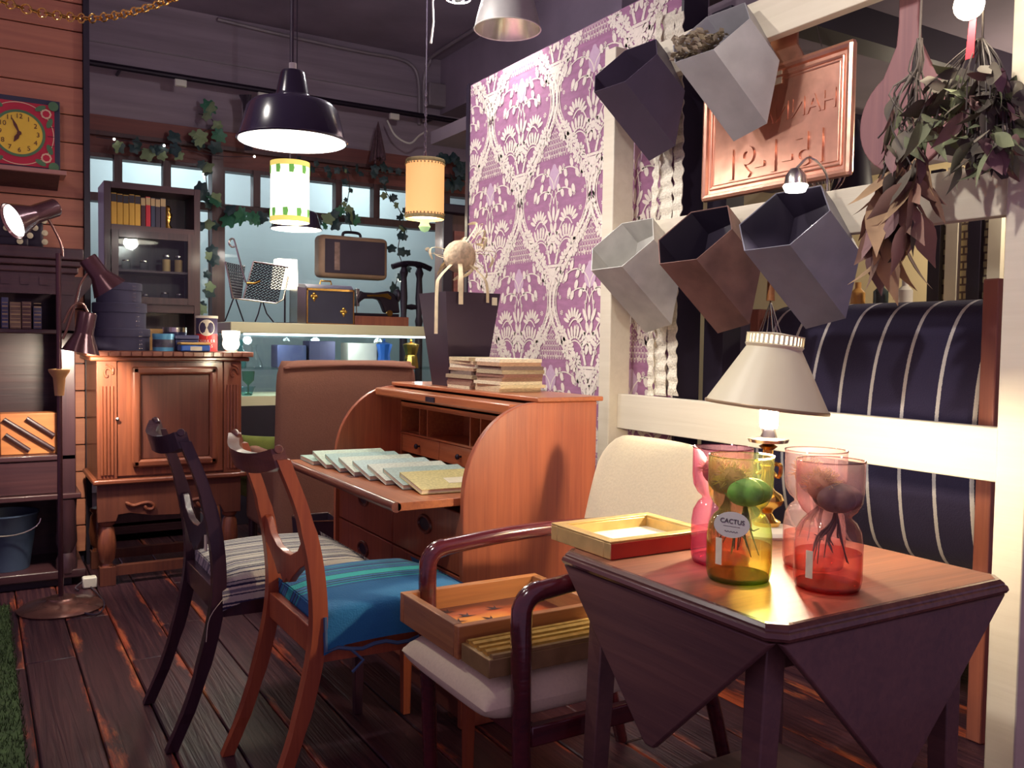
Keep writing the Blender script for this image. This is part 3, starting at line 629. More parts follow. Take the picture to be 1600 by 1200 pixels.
# ---- frames lying on the armchair
m_frameoak = wood('golden_oak_frame', (184, 122, 70), (140, 84, 52), 0, 70, .45, .1)
m_frameoaky = wood('golden_oak_frame_side', (172, 118, 72), (126, 82, 54), 1, 70, .45, .1)
def boxframe(name, label, x0, x1, y0, y1, z0, z1, w, mx_, my_, floor_m, fz, tilt=0):
    t = thing(name, label, 'picture frame', ((x0 + x1) / 2, (y0 + y1) / 2, z0))
    for a, b_, c, d, m in ((x0, x1, y0, y0 + w, mx_), (x0, x1, y1 - w, y1, mx_), (x0, x0 + w, y0 + w, y1 - w, my_), (x1 - w, x1, y0 + w, y1 - w, my_)):
        MB().bb(a, b_, c, d, z0, z1).build('frame_side', m, t, bevel=.002)
    f = MB().bb(x0 + w, x1 - w, y0 + w, y1 - w, z0 + .004, fz).build('picture', floor_m, t)
    return t, f
def picture_mat():
    m, nt, out = newmat('sunset_print'); v = mapped(nt, (1, 1, 1), 'Generated')
    g = N(nt, 'TexGradient', gradient_type='SPHERICAL'); mp = N(nt, 'Mapping'); mp.inputs['Location'].default_value = (-.42, -.45, 0); mp.inputs['Scale'].default_value = (1.35, 1.5, 0); nt.links.new(v, mp.inputs[0]); nt.links.new(mp.outputs[0], g.inputs[0])
    n = N(nt, 'TexNoise'); n.inputs['Scale'].default_value = 5; nt.links.new(v, n.inputs['Vector'])
    ad = N(nt, 'Math', operation='MULTIPLY_ADD'); ad.inputs[1].default_value = .3; nt.links.new(n.outputs[0], ad.inputs[0]); nt.links.new(g.outputs[0], ad.inputs[2])
    c = ramp(nt, ad.outputs[0], [(.15, lin((84, 34, 28))), (.5, lin((178, 84, 44))), (.8, lin((222, 150, 70))), (1.0, lin((240, 226, 190)))])
    finish(nt, out, c, .35); return m
t1, f1 = boxframe('picture_frame', 'deep oak box frame with flying birds picture on the armchair', .90, 1.30, 1.705, 2.02, .452, .526, .022, m_frameoak, m_frameoaky, picture_mat(), .475)
for i, (bx_, by_) in enumerate(((.96, 1.93), (1.0, 1.96), (1.03, 1.91), (1.07, 1.86), (1.12, 1.93), (1.19, 1.84), (.99, 1.88))):
    L = .028; MB().flat([(-L, 0), (-.005, .004), (-.012, .026), (.004, .008), (.014, .024), (.008, .002), (L, -.004), (0, -.006)], lambda u, v: Vector((bx_ + u, by_ + v, .4765))).build('bird_print', m_black, f1, smooth=0)
m_gold = mat('gilt', (208, 170, 92), .35, .75, .2, 40)
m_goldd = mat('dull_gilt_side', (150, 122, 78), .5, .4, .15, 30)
t2 = thing('picture_frame', 'gilt moulded frames laid open beside the oak box frame', 'picture frame', (1.1, 1.63, .452))
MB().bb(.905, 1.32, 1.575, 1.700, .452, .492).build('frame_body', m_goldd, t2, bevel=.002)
for k, y in enumerate((1.585, 1.612, 1.640, 1.668, 1.690)):
    MB().tube([(.915, y, .493 - .002 * (k % 2)), (1.315, y, .493 - .002 * (k % 2))], .0115 if k % 2 else .008, 8).build('gilt_moulding', m_gold if k != 0 else m_goldd, t2)
# ================================================================== ENVELOPE TABLE
TX0, TX1, TY0, TY1, TZ = 1.066, 1.73, .952, 1.578, .71
m_tab = wood('rosewood_tabletop', (146, 92, 68), (100, 60, 50), 0, 60, .5, .06, spec=.35)
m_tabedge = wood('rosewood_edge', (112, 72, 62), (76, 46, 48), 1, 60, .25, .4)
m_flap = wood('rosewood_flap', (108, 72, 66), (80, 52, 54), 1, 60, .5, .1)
tb = thing('envelope_table', 'square wooden table with hanging triangular flaps', 'table', (1.4, 1.27, 0))
def oct_(i, c): return [(TX0 + i + c, TY0 + i), (TX1 - i - c, TY0 + i), (TX1 - i, TY0 + i + c), (TX1 - i, TY1 - i - c), (TX1 - i - c, TY1 - i), (TX0 + i + c, TY1 - i), (TX0 + i, TY1 - i - c), (TX0 + i, TY0 + i + c)]
c = .026
rings = [(.012, .682), (.003, .684), (.0, .690), (.002, .697), (.006, .699), (.006, .703), (.012, .709), (.018, .7098)]
b = MB()
for (i0, z0), (i1, z1) in zip(rings, rings[1:]):
    p, q = oct_(i0, c), oct_(i1, c)
    for k in range(8): l = (k + 1) % 8; b.add([(*p[k], z0), (*p[l], z0), (*q[l], z1), (*q[k], z1)], [(0, 1, 2, 3)])
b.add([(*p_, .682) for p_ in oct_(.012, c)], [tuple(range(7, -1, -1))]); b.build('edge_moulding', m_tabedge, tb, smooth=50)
MB().prism(oct_(.018, c), lambda u, v, d: Vector((u, v, d)), .690, .71).build('tabletop', m_tab, tb)
hy = (TY1 - TY0) / 2; hx = (TX1 - TX0) / 2
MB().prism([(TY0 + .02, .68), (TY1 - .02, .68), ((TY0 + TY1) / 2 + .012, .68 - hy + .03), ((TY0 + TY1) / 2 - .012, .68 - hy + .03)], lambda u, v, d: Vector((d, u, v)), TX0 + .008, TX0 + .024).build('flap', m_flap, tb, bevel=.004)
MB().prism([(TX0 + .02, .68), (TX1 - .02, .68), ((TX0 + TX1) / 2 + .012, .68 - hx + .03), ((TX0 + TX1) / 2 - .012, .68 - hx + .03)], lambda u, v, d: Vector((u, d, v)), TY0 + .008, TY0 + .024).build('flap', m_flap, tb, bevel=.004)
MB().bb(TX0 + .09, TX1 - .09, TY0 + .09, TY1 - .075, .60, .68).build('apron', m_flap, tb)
for sx, sy in ((0, 0), (0, 1), (1, 0), (1, 1)):
    x, y = (TX1 - .09 if sx else TX0 + .075), (TY1 - .09 if sy else TY0 + .09); ex = .02 if sx else -.035
    MB().hexa([(x + ex - .017, y - .017, 0), (x + ex + .017, y - .017, 0), (x + ex + .017, y + .017, 0), (x + ex - .017, y + .017, 0), (x - .024, y - .024, .68), (x + .024, y - .024, .68), (x + .024, y + .024, .68), (x - .024, y + .024, .68)]).build('leg', m_flap, tb, bevel=.003)
MB().bb(1.2, 1.62, 1.08, 1.45, .2, .215).build('shelf', m_flap, tb)
# gilt and red frame lying on the table
m_redside = mat('red_lacquer', (176, 52, 46), .35, .1, .1)
m_goldl = mat('pale_gilt', (214, 184, 120), .35, .5, .12, 30)
t3, _ = boxframe('picture_frame', 'gold edged shallow frame with red side lying on the table', 1.105, 1.385, 1.432, 1.652, .711, .745, .024, m_goldl, m_goldl, m_paper, .722)
MB().bb(1.106, 1.384, 1.4308, 1.4318, .712, .744).build('red_edge', m_redside, t3, label='red lacquered outer edge')
for a, b_, c_, d in ((1.105, 1.385, 1.432, 1.456), (1.105, 1.385, 1.628, 1.652), (1.105, 1.129, 1.456, 1.628), (1.361, 1.385, 1.456, 1.628)):
    MB().bb(a, b_, c_, d, .7452, .749).build('gilt_top', m_goldl, t3, bevel=.001)
# ================================================================== CACTUS VASES
def spines(b, c, r, n, ln):
    for k in range(n):
        z = random.uniform(-.1, 1); a = random.uniform(0, 2 * PI); d = Vector((math.sqrt(1 - z * z) * math.cos(a), math.sqrt(1 - z * z) * math.sin(a), z))
        b.tube([c + d * r, c + (d + Vector((random.uniform(-.3, .3), random.uniform(-.3, .3), random.uniform(-.2, .2)))) .normalized() * (r + ln)], [.0007, .0003], 3, caps=False)
m_cactg = mat('cactus_green', (118, 168, 108), .5, 0, .3, 40); m_cactd = mat('cactus_dark', (112, 96, 88), .6, 0, .3, 40)
m_spine = mat('cactus_spine', (222, 186, 116), .6); m_root = mat('roots', (66, 44, 42), .7); m_spball = mat('spiny_body', (176, 130, 90), .8, 0, .2, 60)
def vase(label, loc, tint, water, band, cact, s=1.0):
    t = local(thing('cactus_vase', label, 'vase', loc, 'glass cactus vases on the table')); t.scale = (s, s, s)
    gm = glass('vase_glass_' + label[:12], tint, 1.0, .02, 1.5, .075); wm = glass('vase_water_' + label[:12], water, .5, .02, 1.33, .05)
    prof = [(.0001, .001), (.050, .001), (.058, .006), (.0605, .02), (.0605, .085), (.057, .108), (.048, .124), (.040, .131), (.040, .136), (.050, .145), (.058, .160), (.0605, .18), (.0605, .236)]
    MB().lathe(prof, (0, 0, 0), 40, caps=False).build('glass_jar', gm, t, smooth=80)
    MB().tube([Vector((.0605 * math.cos(2 * PI * k / 40), .0605 * math.sin(2 * PI * k / 40), .236)) for k in range(40)], .0013, 6, True).build('rim', glass('rim_' + label[:10], tuple(v * .8 for v in tint), 1.6, .05), t)
    MB().lathe([(.0001, .012), (.056, .012), (.0585, .03), (.0585, .068), (.0001, .068)], (0, 0, 0), 40).build('water', wm, t, smooth=40)
    MB().lathe([(.0001, .002), (.056, .002), (.0575, .008), (.056, .0115), (.0001, .0115)], (0, 0, 0), 32).build('glass_foot', glass('foot_' + label[:10], band, 1.0), t, smooth=50)
    b = MB(); n, m = 40, 14
    for i in range(m + 1):
        th = PI * i / m
        for k in range(n): a = 2 * PI * k / n; r = .046 * (1 - .34 * abs(math.cos(2.5 * a)) ** 4) * math.sin(th) + 1e-5; b.v.append(Vector((r * math.cos(a) + .006, r * math.sin(a) - .012, .168 - .027 * math.cos(th))))
    for i in range(m):
        for k in range(n): l = (k + 1) % n; b.f.append((i * n + k, i * n + l, (i + 1) * n + l, (i + 1) * n + k))
    b.build('cactus_body', m_cactg if cact else m_cactd, t, smooth=80)
    c = Vector((-.006, .014, .186)); MB().ball(c, .027, 16).build('spiny_offset', m_spball, t, smooth=80)
    b = MB(); spines(b, c, .026, 150, .013); b.build('spines', m_spine, t, smooth=0)['kind'] = 'stuff'
    b = MB()
    for k in range(16):
        a = random.uniform(0, 2 * PI); r = random.uniform(.01, .04); p0 = Vector((.004, -.01, .142)); zl = random.uniform(.045, .10)
        b.tube(catmull([p0, p0 + Vector((.006 * math.cos(a), .006 * math.sin(a), -.02)), Vector((r * .6 * math.cos(a), r * .6 * math.sin(a), .095)), Vector((r * math.cos(a + .3), r * math.sin(a + .3), zl))], 3), [.0035, .003, .0025, .0022, .002, .002, .0018, .0015, .0012, .001], 5)
    b.build('roots', m_root, t)
    return t
GR = (.87, .94, .58); PK = (.95, .77, .79); MG = (.92, .55, .71)
VZ = .7102
v1 = vase('green glass vase holding a green cactus with card tag', (1.236, 1.205, VZ), GR, (.94, .76, .50), (.5, .7, .3), True)
v2 = vase('rose glass vase with a dark cactus and price strip', (1.339, 1.083, VZ), PK, (.95, .66, .58), (.8, .3, .34), False)
v3 = vase('magenta glass vase standing behind the green one', (1.30, 1.318, VZ), MG, (.95, .7, .75), (.8, .4, .6), False)
v4 = vase('clear pink glass vase standing behind the rose one', (1.445, 1.205, VZ), (.96, .82, .84), (.95, .74, .68), (.85, .5, .5), False)
# card tag with lettering and price strips: they face the viewer's side of the room
def facing(d): d = Vector(d).normalized(); r = Vector((0, 0, 1)).cross(d).normalized(); return r, d.cross(r), d
rr, uu, dd = facing((-.62, -.78, .12))
ctr = Vector((0, 0, .108)) + dd * .0645 + rr * -.022
b = MB(); b.prism([(.033 * math.cos(2 * PI * k / 26), .0235 * math.sin(2 * PI * k / 26)) for k in range(26)], lambda u, v, d: ctr + rr * (u * .97 + v * .18) + uu * (v - u * .12) + dd * d, 0, .0008)
tg = b.build('card_tag', mat('tag_card', (222, 226, 206), .8, 0, .03), v1, label='oval paper tag lettered CACTUS')
m_ink = mat('ink', (60, 52, 58), .8)
rx = (rr - uu * .12).normalized(); ux = dd.cross(rx)
text('tag_lettering', 'CACTUS', .0115, frame4(rx, ux, dd, ctr + dd * .0012 + ux * .006), m_ink, tg)
MB().box((0, 0, 0), (.03, .0006, .0003), Matrix((rx, ux, dd)).transposed()).build('tag_rule', m_ink, tg).location = ctr + dd * .0011 - ux * .003
MB().tube([ctr + dd * .0012 + rx * (-.012 + .0016 * k) + ux * (-.0125 + .0012 * math.sin(k * 1.9)) for k in range(16)], .0004, 4).build('tag_scribble', m_ink, tg)
r2, u2, d2 = facing((-.98, -.14, 0))
MB().box((0, 0, 0), (.014, .05, .0006), Matrix((r2, u2, d2)).transposed()).build('price_strip', m_paper, v1).location = d2 * .0615 + Vector((0, 0, .062))
MB().box((0, 0, 0), (.014, .05, .0006), Matrix((r2, u2, d2)).transposed()).build('price_strip', m_paper, v2).location = d2 * .0615 + Vector((0, 0, .052))
# ================================================================== TABLE LAMP
LX, LY = 1.60, 1.475
tl = thing('table_lamp', 'brass table lamp with cream cone shade, lit', 'lamp', (LX, LY, .71)); local(tl)
MB().lathe([(.0001, 0), (.075, 0), (.078, .006), (.072, .014), (.03, .02), (.0001, .02)], (0, 0, 0), 32).build('base', m_whitepl, tl, smooth=40)
MB().lathe([(.03, .02), (.034, .03), (.02, .038), (.014, .05), (.018, .058), (.034, .07), (.04, .082), (.034, .094), (.018, .104), (.013, .115), (.016, .13), (.012, .15), (.019, .163), (.012, .175), (.012, .20), (.022, .208), (.012, .214)], (0, 0, 0), 24).build('stem', m_brass, tl, smooth=50)
for s in (-1, 1): MB().tube(catmull([(0, s * .01, .15), (0, s * .035, .14), (0, s * .04, .165), (0, s * .024, .17)], 4), .005, 6).build('stem_arm', m_brass, tl)
MB().lathe([(.012, .214), (.045, .218), (.048, .226), (.02, .23), (.016, .245), (.016, .252)], (0, 0, 0), 24).build('bulb_holder', m_steel, tl)
MB().lathe([(.0001, .252), (.019, .252), (.021, .262), (.021, .318), (.012, .328), (.0001, .33)], (0, 0, 0), 20).build('bulb', emit('table_lamp_bulb', (255, 233, 196), 1150), tl)
Ms = Matrix.Rotation(math.radians(3), 3, 'X') @ Matrix.Rotation(math.radians(5), 3, 'Y')
m_shade = mat('cream_enamel_shade', (216, 206, 176), .4, 0, .03)
SO = Vector((0, 0, .37)) - Ms @ Vector((0, 0, .37))
sh = MB().lathe([(.142, .302), (.064, .440), (.0625, .440), (.1405, .302)], SO, 48, Ms); sh.f.extend((3 * 48 + k, 3 * 48 + (k + 1) % 48, (k + 1) % 48, k) for k in range(48))
sh = sh.build('shade', m_shade, tl, smooth=60)
MB().lathe([(.143, .298), (.144, .303), (.1425, .306), (.140, .302)], SO, 48, Ms, False).build('shade_rim', mat('bronze_rim', (150, 126, 96), .4, .4), sh, smooth=60)
MB().lathe([(.064, .440), (.068, .447), (.0645, .450), (.061, .445)], SO, 40, Ms, False).build('shade_collar', m_shade, sh, smooth=60)
b = MB()
for k in range(36): a = 2 * PI * k / 36; b.box(SO + Ms @ Vector((.0655 * math.cos(a), .0655 * math.sin(a), .459)), (.0014, .0055, .02), Ms @ Matrix.Rotation(a, 3, 'Z'))
b.build('collar_slats', m_shade, sh)
MB().lathe([(.0001, .4705), (.066, .469), (.067, .472), (.0001, .478)], SO, 36, Ms).build('shade_cap', m_shade, sh)
MB().lathe([(.0001, .446), (.060, .446), (.060, .468), (.0001, .468)], SO, 30, Ms).build('lit_collar', litshade('lit_collar_glow', (255, 240, 206), 2.2), sh)
for k in range(3): a = 2 * PI * k / 3; MB().tube([(.0, 0, .33), SO + Ms @ Vector((.06 * math.cos(a), .06 * math.sin(a), .44))], .0015, 5).build('shade_spoke', m_brass, sh)

# ================================================================== HEXAGONAL WALL POTS
SF = 1.0238; HR, HL = .1464, .1986
_t, _y, _phi = math.radians(42.25), math.radians(5.8), math.radians(107.5)
HAX = Vector((-math.cos(_t) * math.cos(_y), math.sin(_y) * math.cos(_t), math.sin(_t)))
HU_ = Vector((0, 0, 1)).cross(HAX).normalized(); HV_ = HAX.cross(HU_)
def hexpot(label, c, m, inner):
    c = C0 + (Vector(c) - C0) * SF; bc = c - HAX * HL; dx = 2.149 - bc.x
    n1 = Vector((-1, -.141, .913)); n2 = Vector((-1, 0, 0)); bot = Vector((2.1485, bc.y, bc.z))
    t = thing('hexagonal_pot', label, 'pot', (2.149, bc.y, bc.z), 'hexagonal metal pots on the white frame')
    def ring(r, base, n, sh):
        o = []
        for k in range(6):
            w = (HU_ * math.cos(_phi + k * PI / 3) - HV_ * math.sin(_phi + k * PI / 3)) * r
            o.append(base + w - HAX * (w.dot(n) / HAX.dot(n)) + HAX * sh)
        return o
    to, ti = ring(HR, c, n1, 0), ring(HR - .003, c, n1, 0); bo, bi = ring(HR, bot, n2, 0), ring(HR - .003, bot, n2, .006)
    for k in range(6):
        l = (k + 1) % 6
        MB().hexa([bo[k], bo[l], bi[l], bi[k], to[k], to[l], ti[l], ti[k]]).build('facet', m, t, smooth=0)
    if inner is not m:
        tj, bj = ring(HR - .0035, c, n1, -.002), ring(HR - .0035, bot, n2, .007); tk, bk_ = ring(HR - .0045, c, n1, -.002), ring(HR - .0045, bot, n2, .007)
        for k in range(6): l = (k + 1) % 6; MB().hexa([bj[k], bj[l], bk_[l], bk_[k], tj[k], tj[l], tk[l], tk[k]]).build('inner_lining', inner, t, smooth=0)
    MB().add(bi, [(0, 1, 2, 3, 4, 5)]).build('base_plate', inner, t, smooth=0)
    for dz in (.02, -.015): MB().ball(bot + Vector((-.012, .02, .10 + dz)), .006, 8).build('screw', m_steel, t)
    return t
m_zincl = mat('light_galvanised_zinc', (202, 200, 192), .5, .2, .12, 14)
m_zincm = mat('mid_grey_zinc', (168, 166, 170), .45, .25, .14, 9)
m_zincb = mat('blue_grey_steel', (134, 132, 146), .42, .25, .2, 7)
m_zinck = mat('matt_black_steel', (78, 66, 86), .55, .2, .1, 8)
m_rust = mat('brown_rusted_steel', (132, 98, 90), .55, .2, .35, 8)
hexpot('black hexagonal pot on the top rail over the white post', (1.957, 2.51, 2.134), m_zinck, m_zinck)
hexpot('grey hexagonal pot filled with dried hydrangea on the top rail', (1.957, 2.088, 2.126), m_zincm, m_zincm)
hexpot('pale galvanised hexagonal pot on the middle rail beside the post', (1.958, 2.508, 1.510), m_zincl, m_zincl)
hexpot('rusty brown hexagonal pot between the pale and the blue pots', (1.956, 2.138, 1.507), m_rust, m_black)
hexpot('blue grey steel hexagonal pot under the copper tray', (1.956, 1.774, 1.519), m_zincb, m_black)
m_hyd = mat('dried_hydrangea', (176, 162, 140), .9, 0, .3, 40); m_hyd2 = mat('dried_hydrangea_leaf', (150, 136, 108), .9, 0, .3, 40)
dh = thing('dried_hydrangea', 'crumpled dried hydrangea in the grey hexagonal pot', 'dried flowers', (1.93, 2.19, 2.05))
ctr = onx(1092, 72, 1.965)
for k in range(110):
    p = ctr + Vector((random.uniform(-.045, .045), random.uniform(-.075, .085), random.uniform(-.03, .03))); b = MB(); a = random.uniform(0, PI)
    for j in range(3):
        d = Vector((math.cos(a + j * 2.1), math.sin(a + j * 2.1), random.uniform(-.5, .8))) * random.uniform(.014, .028); e = d.cross(Vector((.3, .2, 1))).normalized() * .009
        b.add([p, p + d * .5 + e, p + d, p + d * .5 - e + Vector((0, 0, .004))], [(0, 1, 2, 3)])
    b.build('petal_cluster', m_hyd if k % 4 else m_hyd2, dh, smooth=0)
MB().tube(catmull([ctr - HAX * .02, ctr - HAX * .06, ctr - HAX * .10], 4), .006, 6).build('flower_stem', m_stem, dh)
# ================================================================== COPPER TRAY WITH MIRRORED LETTERS
m_copper = mat('hammered_copper', (228, 170, 146), .32, .9, .1, 18, (1, 1, 1), .1)
XC = 2.215
cp = thing('copper_tray', 'hammered copper tray with mirrored embossed date behind the rail', 'tray', (XC, 2.07, 1.68))
y0, y1, z0, z1 = 1.765, 2.372, 1.676, 2.052
MB().bb(XC + .004, XC + .012, y0, y1, z0, z1).build('plate', m_copper, cp, bevel=.003)
MB().prism([(1.99, 2.05), (2.15, 2.05), (2.12, 2.075), (2.085, 2.13), (2.085, 2.245), (1.975, 2.245), (1.975, 2.11), (1.945, 2.06)], lambda u, v, d: Vector((d, u, v)), XC + .004, XC + .012).build('hanging_tab', m_copper, cp)
for off, r in ((0, .013), (.028, .0055), (.04, .003)):
    a, b_, c_, d = y0 + off, y1 - off, z0 + off, z1 - off
    b = MB()
    for p, q in (((a, c_), (b_, c_)), ((b_, c_), (b_, d)), ((b_, d), (a, d)), ((a, d), (a, c_))): b.tube([(XC + .004, *p), (XC + .004, *q)], r, 8)
    for p in ((a, c_), (b_, c_), (b_, d), (a, d)): b.ball((XC + .004, *p), r, 8)
    b.build('rolled_border' if off == 0 else 'border_ridge', m_copper, cp)
Mm = lambda y, z: frame4((0, 1, 0), (0, 0, 1), (-1, 0, 0), (XC + .003, y, z))
text('embossed_date', '15-1-91', .142, Mm(2.057, 1.768), m_copper, cp, .005, 'CENTER', .0028)
text('embossed_name', 'HANNA', .085, Mm(1.965, 1.905), m_copper, cp, .0025)
MB().bb(XC, XC + .003, 2.03, 2.085, 2.0, 2.06).build('paper_sticker', m_paper, cp)
# ================================================================== PADDLE BOARD, WHISK
m_paddle = wood('purple_brown_board', (150, 104, 104), (112, 74, 82), 2, 40, .5, .1)
pc0 = onx(1416, 186, 2.23); R0 = abs(onx(1346, 186, 2.23).y - pc0.y)
poly = [(R0 * math.sin(a), -R0 * math.cos(a)) for a in [math.radians(-150 + 300 * i / 30) for i in range(31)]]
poly = poly + [(.035, R0 + .06), (.03, R0 + .12), (.032, R0 + .26), (-.032, R0 + .26), (-.03, R0 + .12), (-.035, R0 + .06)]
tag(MB().prism(poly, lambda u, v, d: Vector((d, pc0.y + u, pc0.z + v)), 2.222, 2.24).build('paddle_board', m_paddle, bevel=.004), 'round wooden paddle board with long handle hanging behind the rail', 'board')
wk = thing('wire_whisk', 'wire balloon whisk with wooden handle hanging behind the lamp', 'whisk', onx(1205, 465, 2.3))
p0 = onx(1204, 470, 2.225); MB().tube([p0 + Vector((0, 0, .1)), Vector((2.193, p0.y, 1.60))], .0015, 5).build('hanging_loop', m_stem, wk); MB().cyl(p0, p0 + Vector((0, 0, .10)), .014, .011).build('handle', m_frameoak, wk)
for k in range(6):
    a = PI * k / 6; b = MB(); d = Vector((math.cos(a), math.sin(a), 0))
    b.tube(catmull([p0, p0 + d * .02 + Vector((0, 0, -.06)), p0 + d * .05 + Vector((0, 0, -.17)), p0 + Vector((0, 0, -.23)), p0 - d * .05 + Vector((0, 0, -.17)), p0 - d * .02 + Vector((0, 0, -.06)), p0], 4), .0014, 5); b.build('wire_loop', m_steel, wk)
wk2 = thing('wire_whisk', 'wire balloon whisk hanging below the copper tray', 'whisk', onx(1285, 250, 2.32))
p0 = onx(1296, 190, 2.31); MB().tube([p0 + Vector((0, 0, .12)), Vector((2.193, p0.y, 2.25))], .0015, 5).build('hanging_loop', m_stem, wk2); MB().cyl(p0, p0 + Vector((0, 0, .12)), .014, .011).build('handle', m_frameoak, wk2)
for k in range(6):
    a = PI * k / 6; b = MB(); d = Vector((math.cos(a), math.sin(a), 0))
    b.tube(catmull([p0, p0 + d * .025 + Vector((0, 0, -.06)), p0 + d * .055 + Vector((0, 0, -.17)), p0 + Vector((0, 0, -.23)), p0 - d * .055 + Vector((0, 0, -.17)), p0 - d * .025 + Vector((0, 0, -.06)), p0], 4), .0014, 5); b.build('wire_loop', m_steel, wk2)
# hooks hold them from the rails
# ================================================================== DRIED LEAF BUNCHES
def leafmesh(name, L, Wd, bend, m):
    b = MB(); n = 7; prof = [0, .55, .9, 1, .9, .6, .28, .02]
    for i in range(n + 1):
        t = i / n; zz = -L * t; yb = bend * t * t
        w = Wd * prof[i]; b.v += [Vector((yb + w * .25, -w, zz)), Vector((yb, 0, zz)), Vector((yb + w * .25, w, zz))]
    for i in range(n):
        for k in (0, 1): b.f.append((i * 3 + k, i * 3 + k + 1, i * 3 + k + 4, i * 3 + k + 3))
    return b.mesh(name, m)
LCOL = [mat('dry_leaf_%d' % i, c, .7, 0, .25, 12, rand=.25) for i, c in enumerate(((150, 116, 100), (122, 92, 92), (178, 146, 112), (92, 84, 74), (116, 122, 92)))]
LM = [leafmesh('dry_leaf', l, w, bd, LCOL[i % 5]) for i, (l, w, bd) in enumerate(((.12, .024, .03), (.10, .021, -.03), (.14, .022, .05), (.09, .026, .02), (.11, .018, -.04)))]
def leaf(parent, p, rot, mi, sc=1.0):
    o = bpy.data.objects.new('leaf', LM[mi]); COL.objects.link(o); o.parent = parent; o.location = Vector(p) - ORG[parent.name]; o.rotation_euler = rot; o.scale = (sc,) * 3; return o
XF = 2.02
top1 = onx(1440, 0, XF) + Vector((0, 0, .06)); d1 = thing('dried_leaf_bunch', 'long bunch of dried brown leaves hanging in front of the rail', 'dried leaves', top1)
knot1 = onx(1425, 150, XF); end1 = onx(1398, 330, XF)
MB().tube([top1 + Vector((.13, 0, 0)), top1, onx(1437, 60, XF)], .003, 5).build('string', m_stem, d1)
b = MB()
for k in range(22):
    r = lambda s: Vector((random.uniform(-s, s), random.uniform(-s, s), 0)); b.tube(catmull([onx(1437, 60, XF) + r(.006), onx(1433, 110, XF) + r(.02), knot1 + r(.05) + Vector((0, 0, random.uniform(-.06, .02))), onx(1410, 240, XF) + r(.05) + Vector((0, 0, random.uniform(-.08, .08)))], 3), .0022, 4)
b.build('stems', m_stem, d1)
for k in range(95):
    t = random.random() ** .7; px = 1425 - 30 * t + random.uniform(-34, 38) * (.5 + .6 * t); py = 150 + 225 * t
    p = onx(px, py, XF) + Vector((random.uniform(-.04, .04), 0, 0)); leaf(d1, p, (random.gauss(0, .35) + (px - 1405) / 110 , random.gauss(0, .3), random.uniform(0, 6.28)), random.choice([0, 0, 1, 1, 2, 2, 3]) if py > 220 else random.choice([1, 3, 3, 4]), random.uniform(.9, 1.4) * (.6 + .55 * t))
top2 = onx(1535, 40, XF) + Vector((0, 0, .10)); d2_ = thing('dried_leaf_bunch', 'grey green dried eucalyptus bunch hanging beside the bare bulb', 'dried leaves', top2)
MB().tube([top2 + Vector((.13, 0, 0)), top2, onx(1535, 60, XF)], .003, 5).build('string', m_stem, d2_)
b = MB(); tips = []
for k in range(34):
    s = onx(1533 + random.uniform(-5, 5), 60, XF); e = onx(1540 + random.gauss(0, 44), 190 + random.uniform(-40, 75), XF) + Vector((random.uniform(-.06, .06), 0, 0)); mdl = (s + e) / 2 + Vector((random.uniform(-.02, .02), (e.y - s.y) * .15, .02)); tips += [e, (mdl + e) / 2]
    b.tube(catmull([s, mdl, e], 4), .002, 4)
b.build('stems', m_stem, d2_)
for i, e in enumerate(tips):
    for j in range(3): leaf(d2_, e + Vector((random.uniform(-.02, .02), random.uniform(-.02, .02), random.uniform(-.01, .03))), (random.gauss(0, .8), random.gauss(0, .6), random.uniform(0, 6.28)), random.choice([3, 3, 4, 4, 1]), random.uniform(.5, 1.0))
# bare bulb with red tag
pb = onx(1514, 8, 1.99); bb_ = thing('bare_bulb', 'glowing bare bulb with red tag among the dried bunches', 'lamp', pb + Vector((0, 0, -.04)))
MB().ball(pb, .034, 16).build('bulb', E_warm, bb_); MB().cyl(pb + Vector((0, 0, .03)), pb + Vector((0, 0, .09)), .016).build('socket', m_black, bb_); MB().tube([pb + Vector((0, 0, .09)), pb + Vector((.0, 0, 3.655 - pb.z))], .003, 5).build('cord', m_cable, bb_)
rt = pb + Vector((0, -.008, -.035)); MB().hexa([rt + Vector((-.001, -.009, -.09)), rt + Vector((.001, -.009, -.09)), rt + Vector((.001, .012, -.09)), rt + Vector((-.001, .012, -.09)), rt + Vector((-.001, -.012, 0)), rt + Vector((.001, -.012, 0)), rt + Vector((.001, .005, 0)), rt + Vector((-.001, .005, 0))]).build('red_tag', mat('red_tag', (206, 34, 52), .6), bb_, label='red paper tag')
bulb('bare_bulb_light', pb + Vector((-.05, 0, 0)), 5, (1, .88, .68), .03)
# clip lamp above the blue pot
pcx = onx(1243, 291, 2.03); cl_ = thing('clip_spot', 'bright clip spotlight shining above the blue grey pot', 'lamp', pcx)
MB().lathe([(.0001, -.02), (.028, -.016), (.036, 0), (.028, .012), (.0001, .014)], pcx, 20).build('lens', E_white, cl_); MB().lathe([(.033, .004), (.03, .03), (.016, .05), (.0001, .052)], pcx, 18).build('housing', m_steel, cl_)
MB().tube(catmull([pcx + Vector((0, 0, .05)), pcx + Vector((.06, 0, .09)), pcx + Vector((.13, 0, .05)), (2.17, pcx.y, 1.60)], 4), .004, 6).build('gooseneck', m_steel, cl_)
spot('clip_spot_light', pcx + Vector((0, 0, -.03)), pcx + Vector((-.02, 0, -1)), 5, 120, (1, .96, .9), .025)
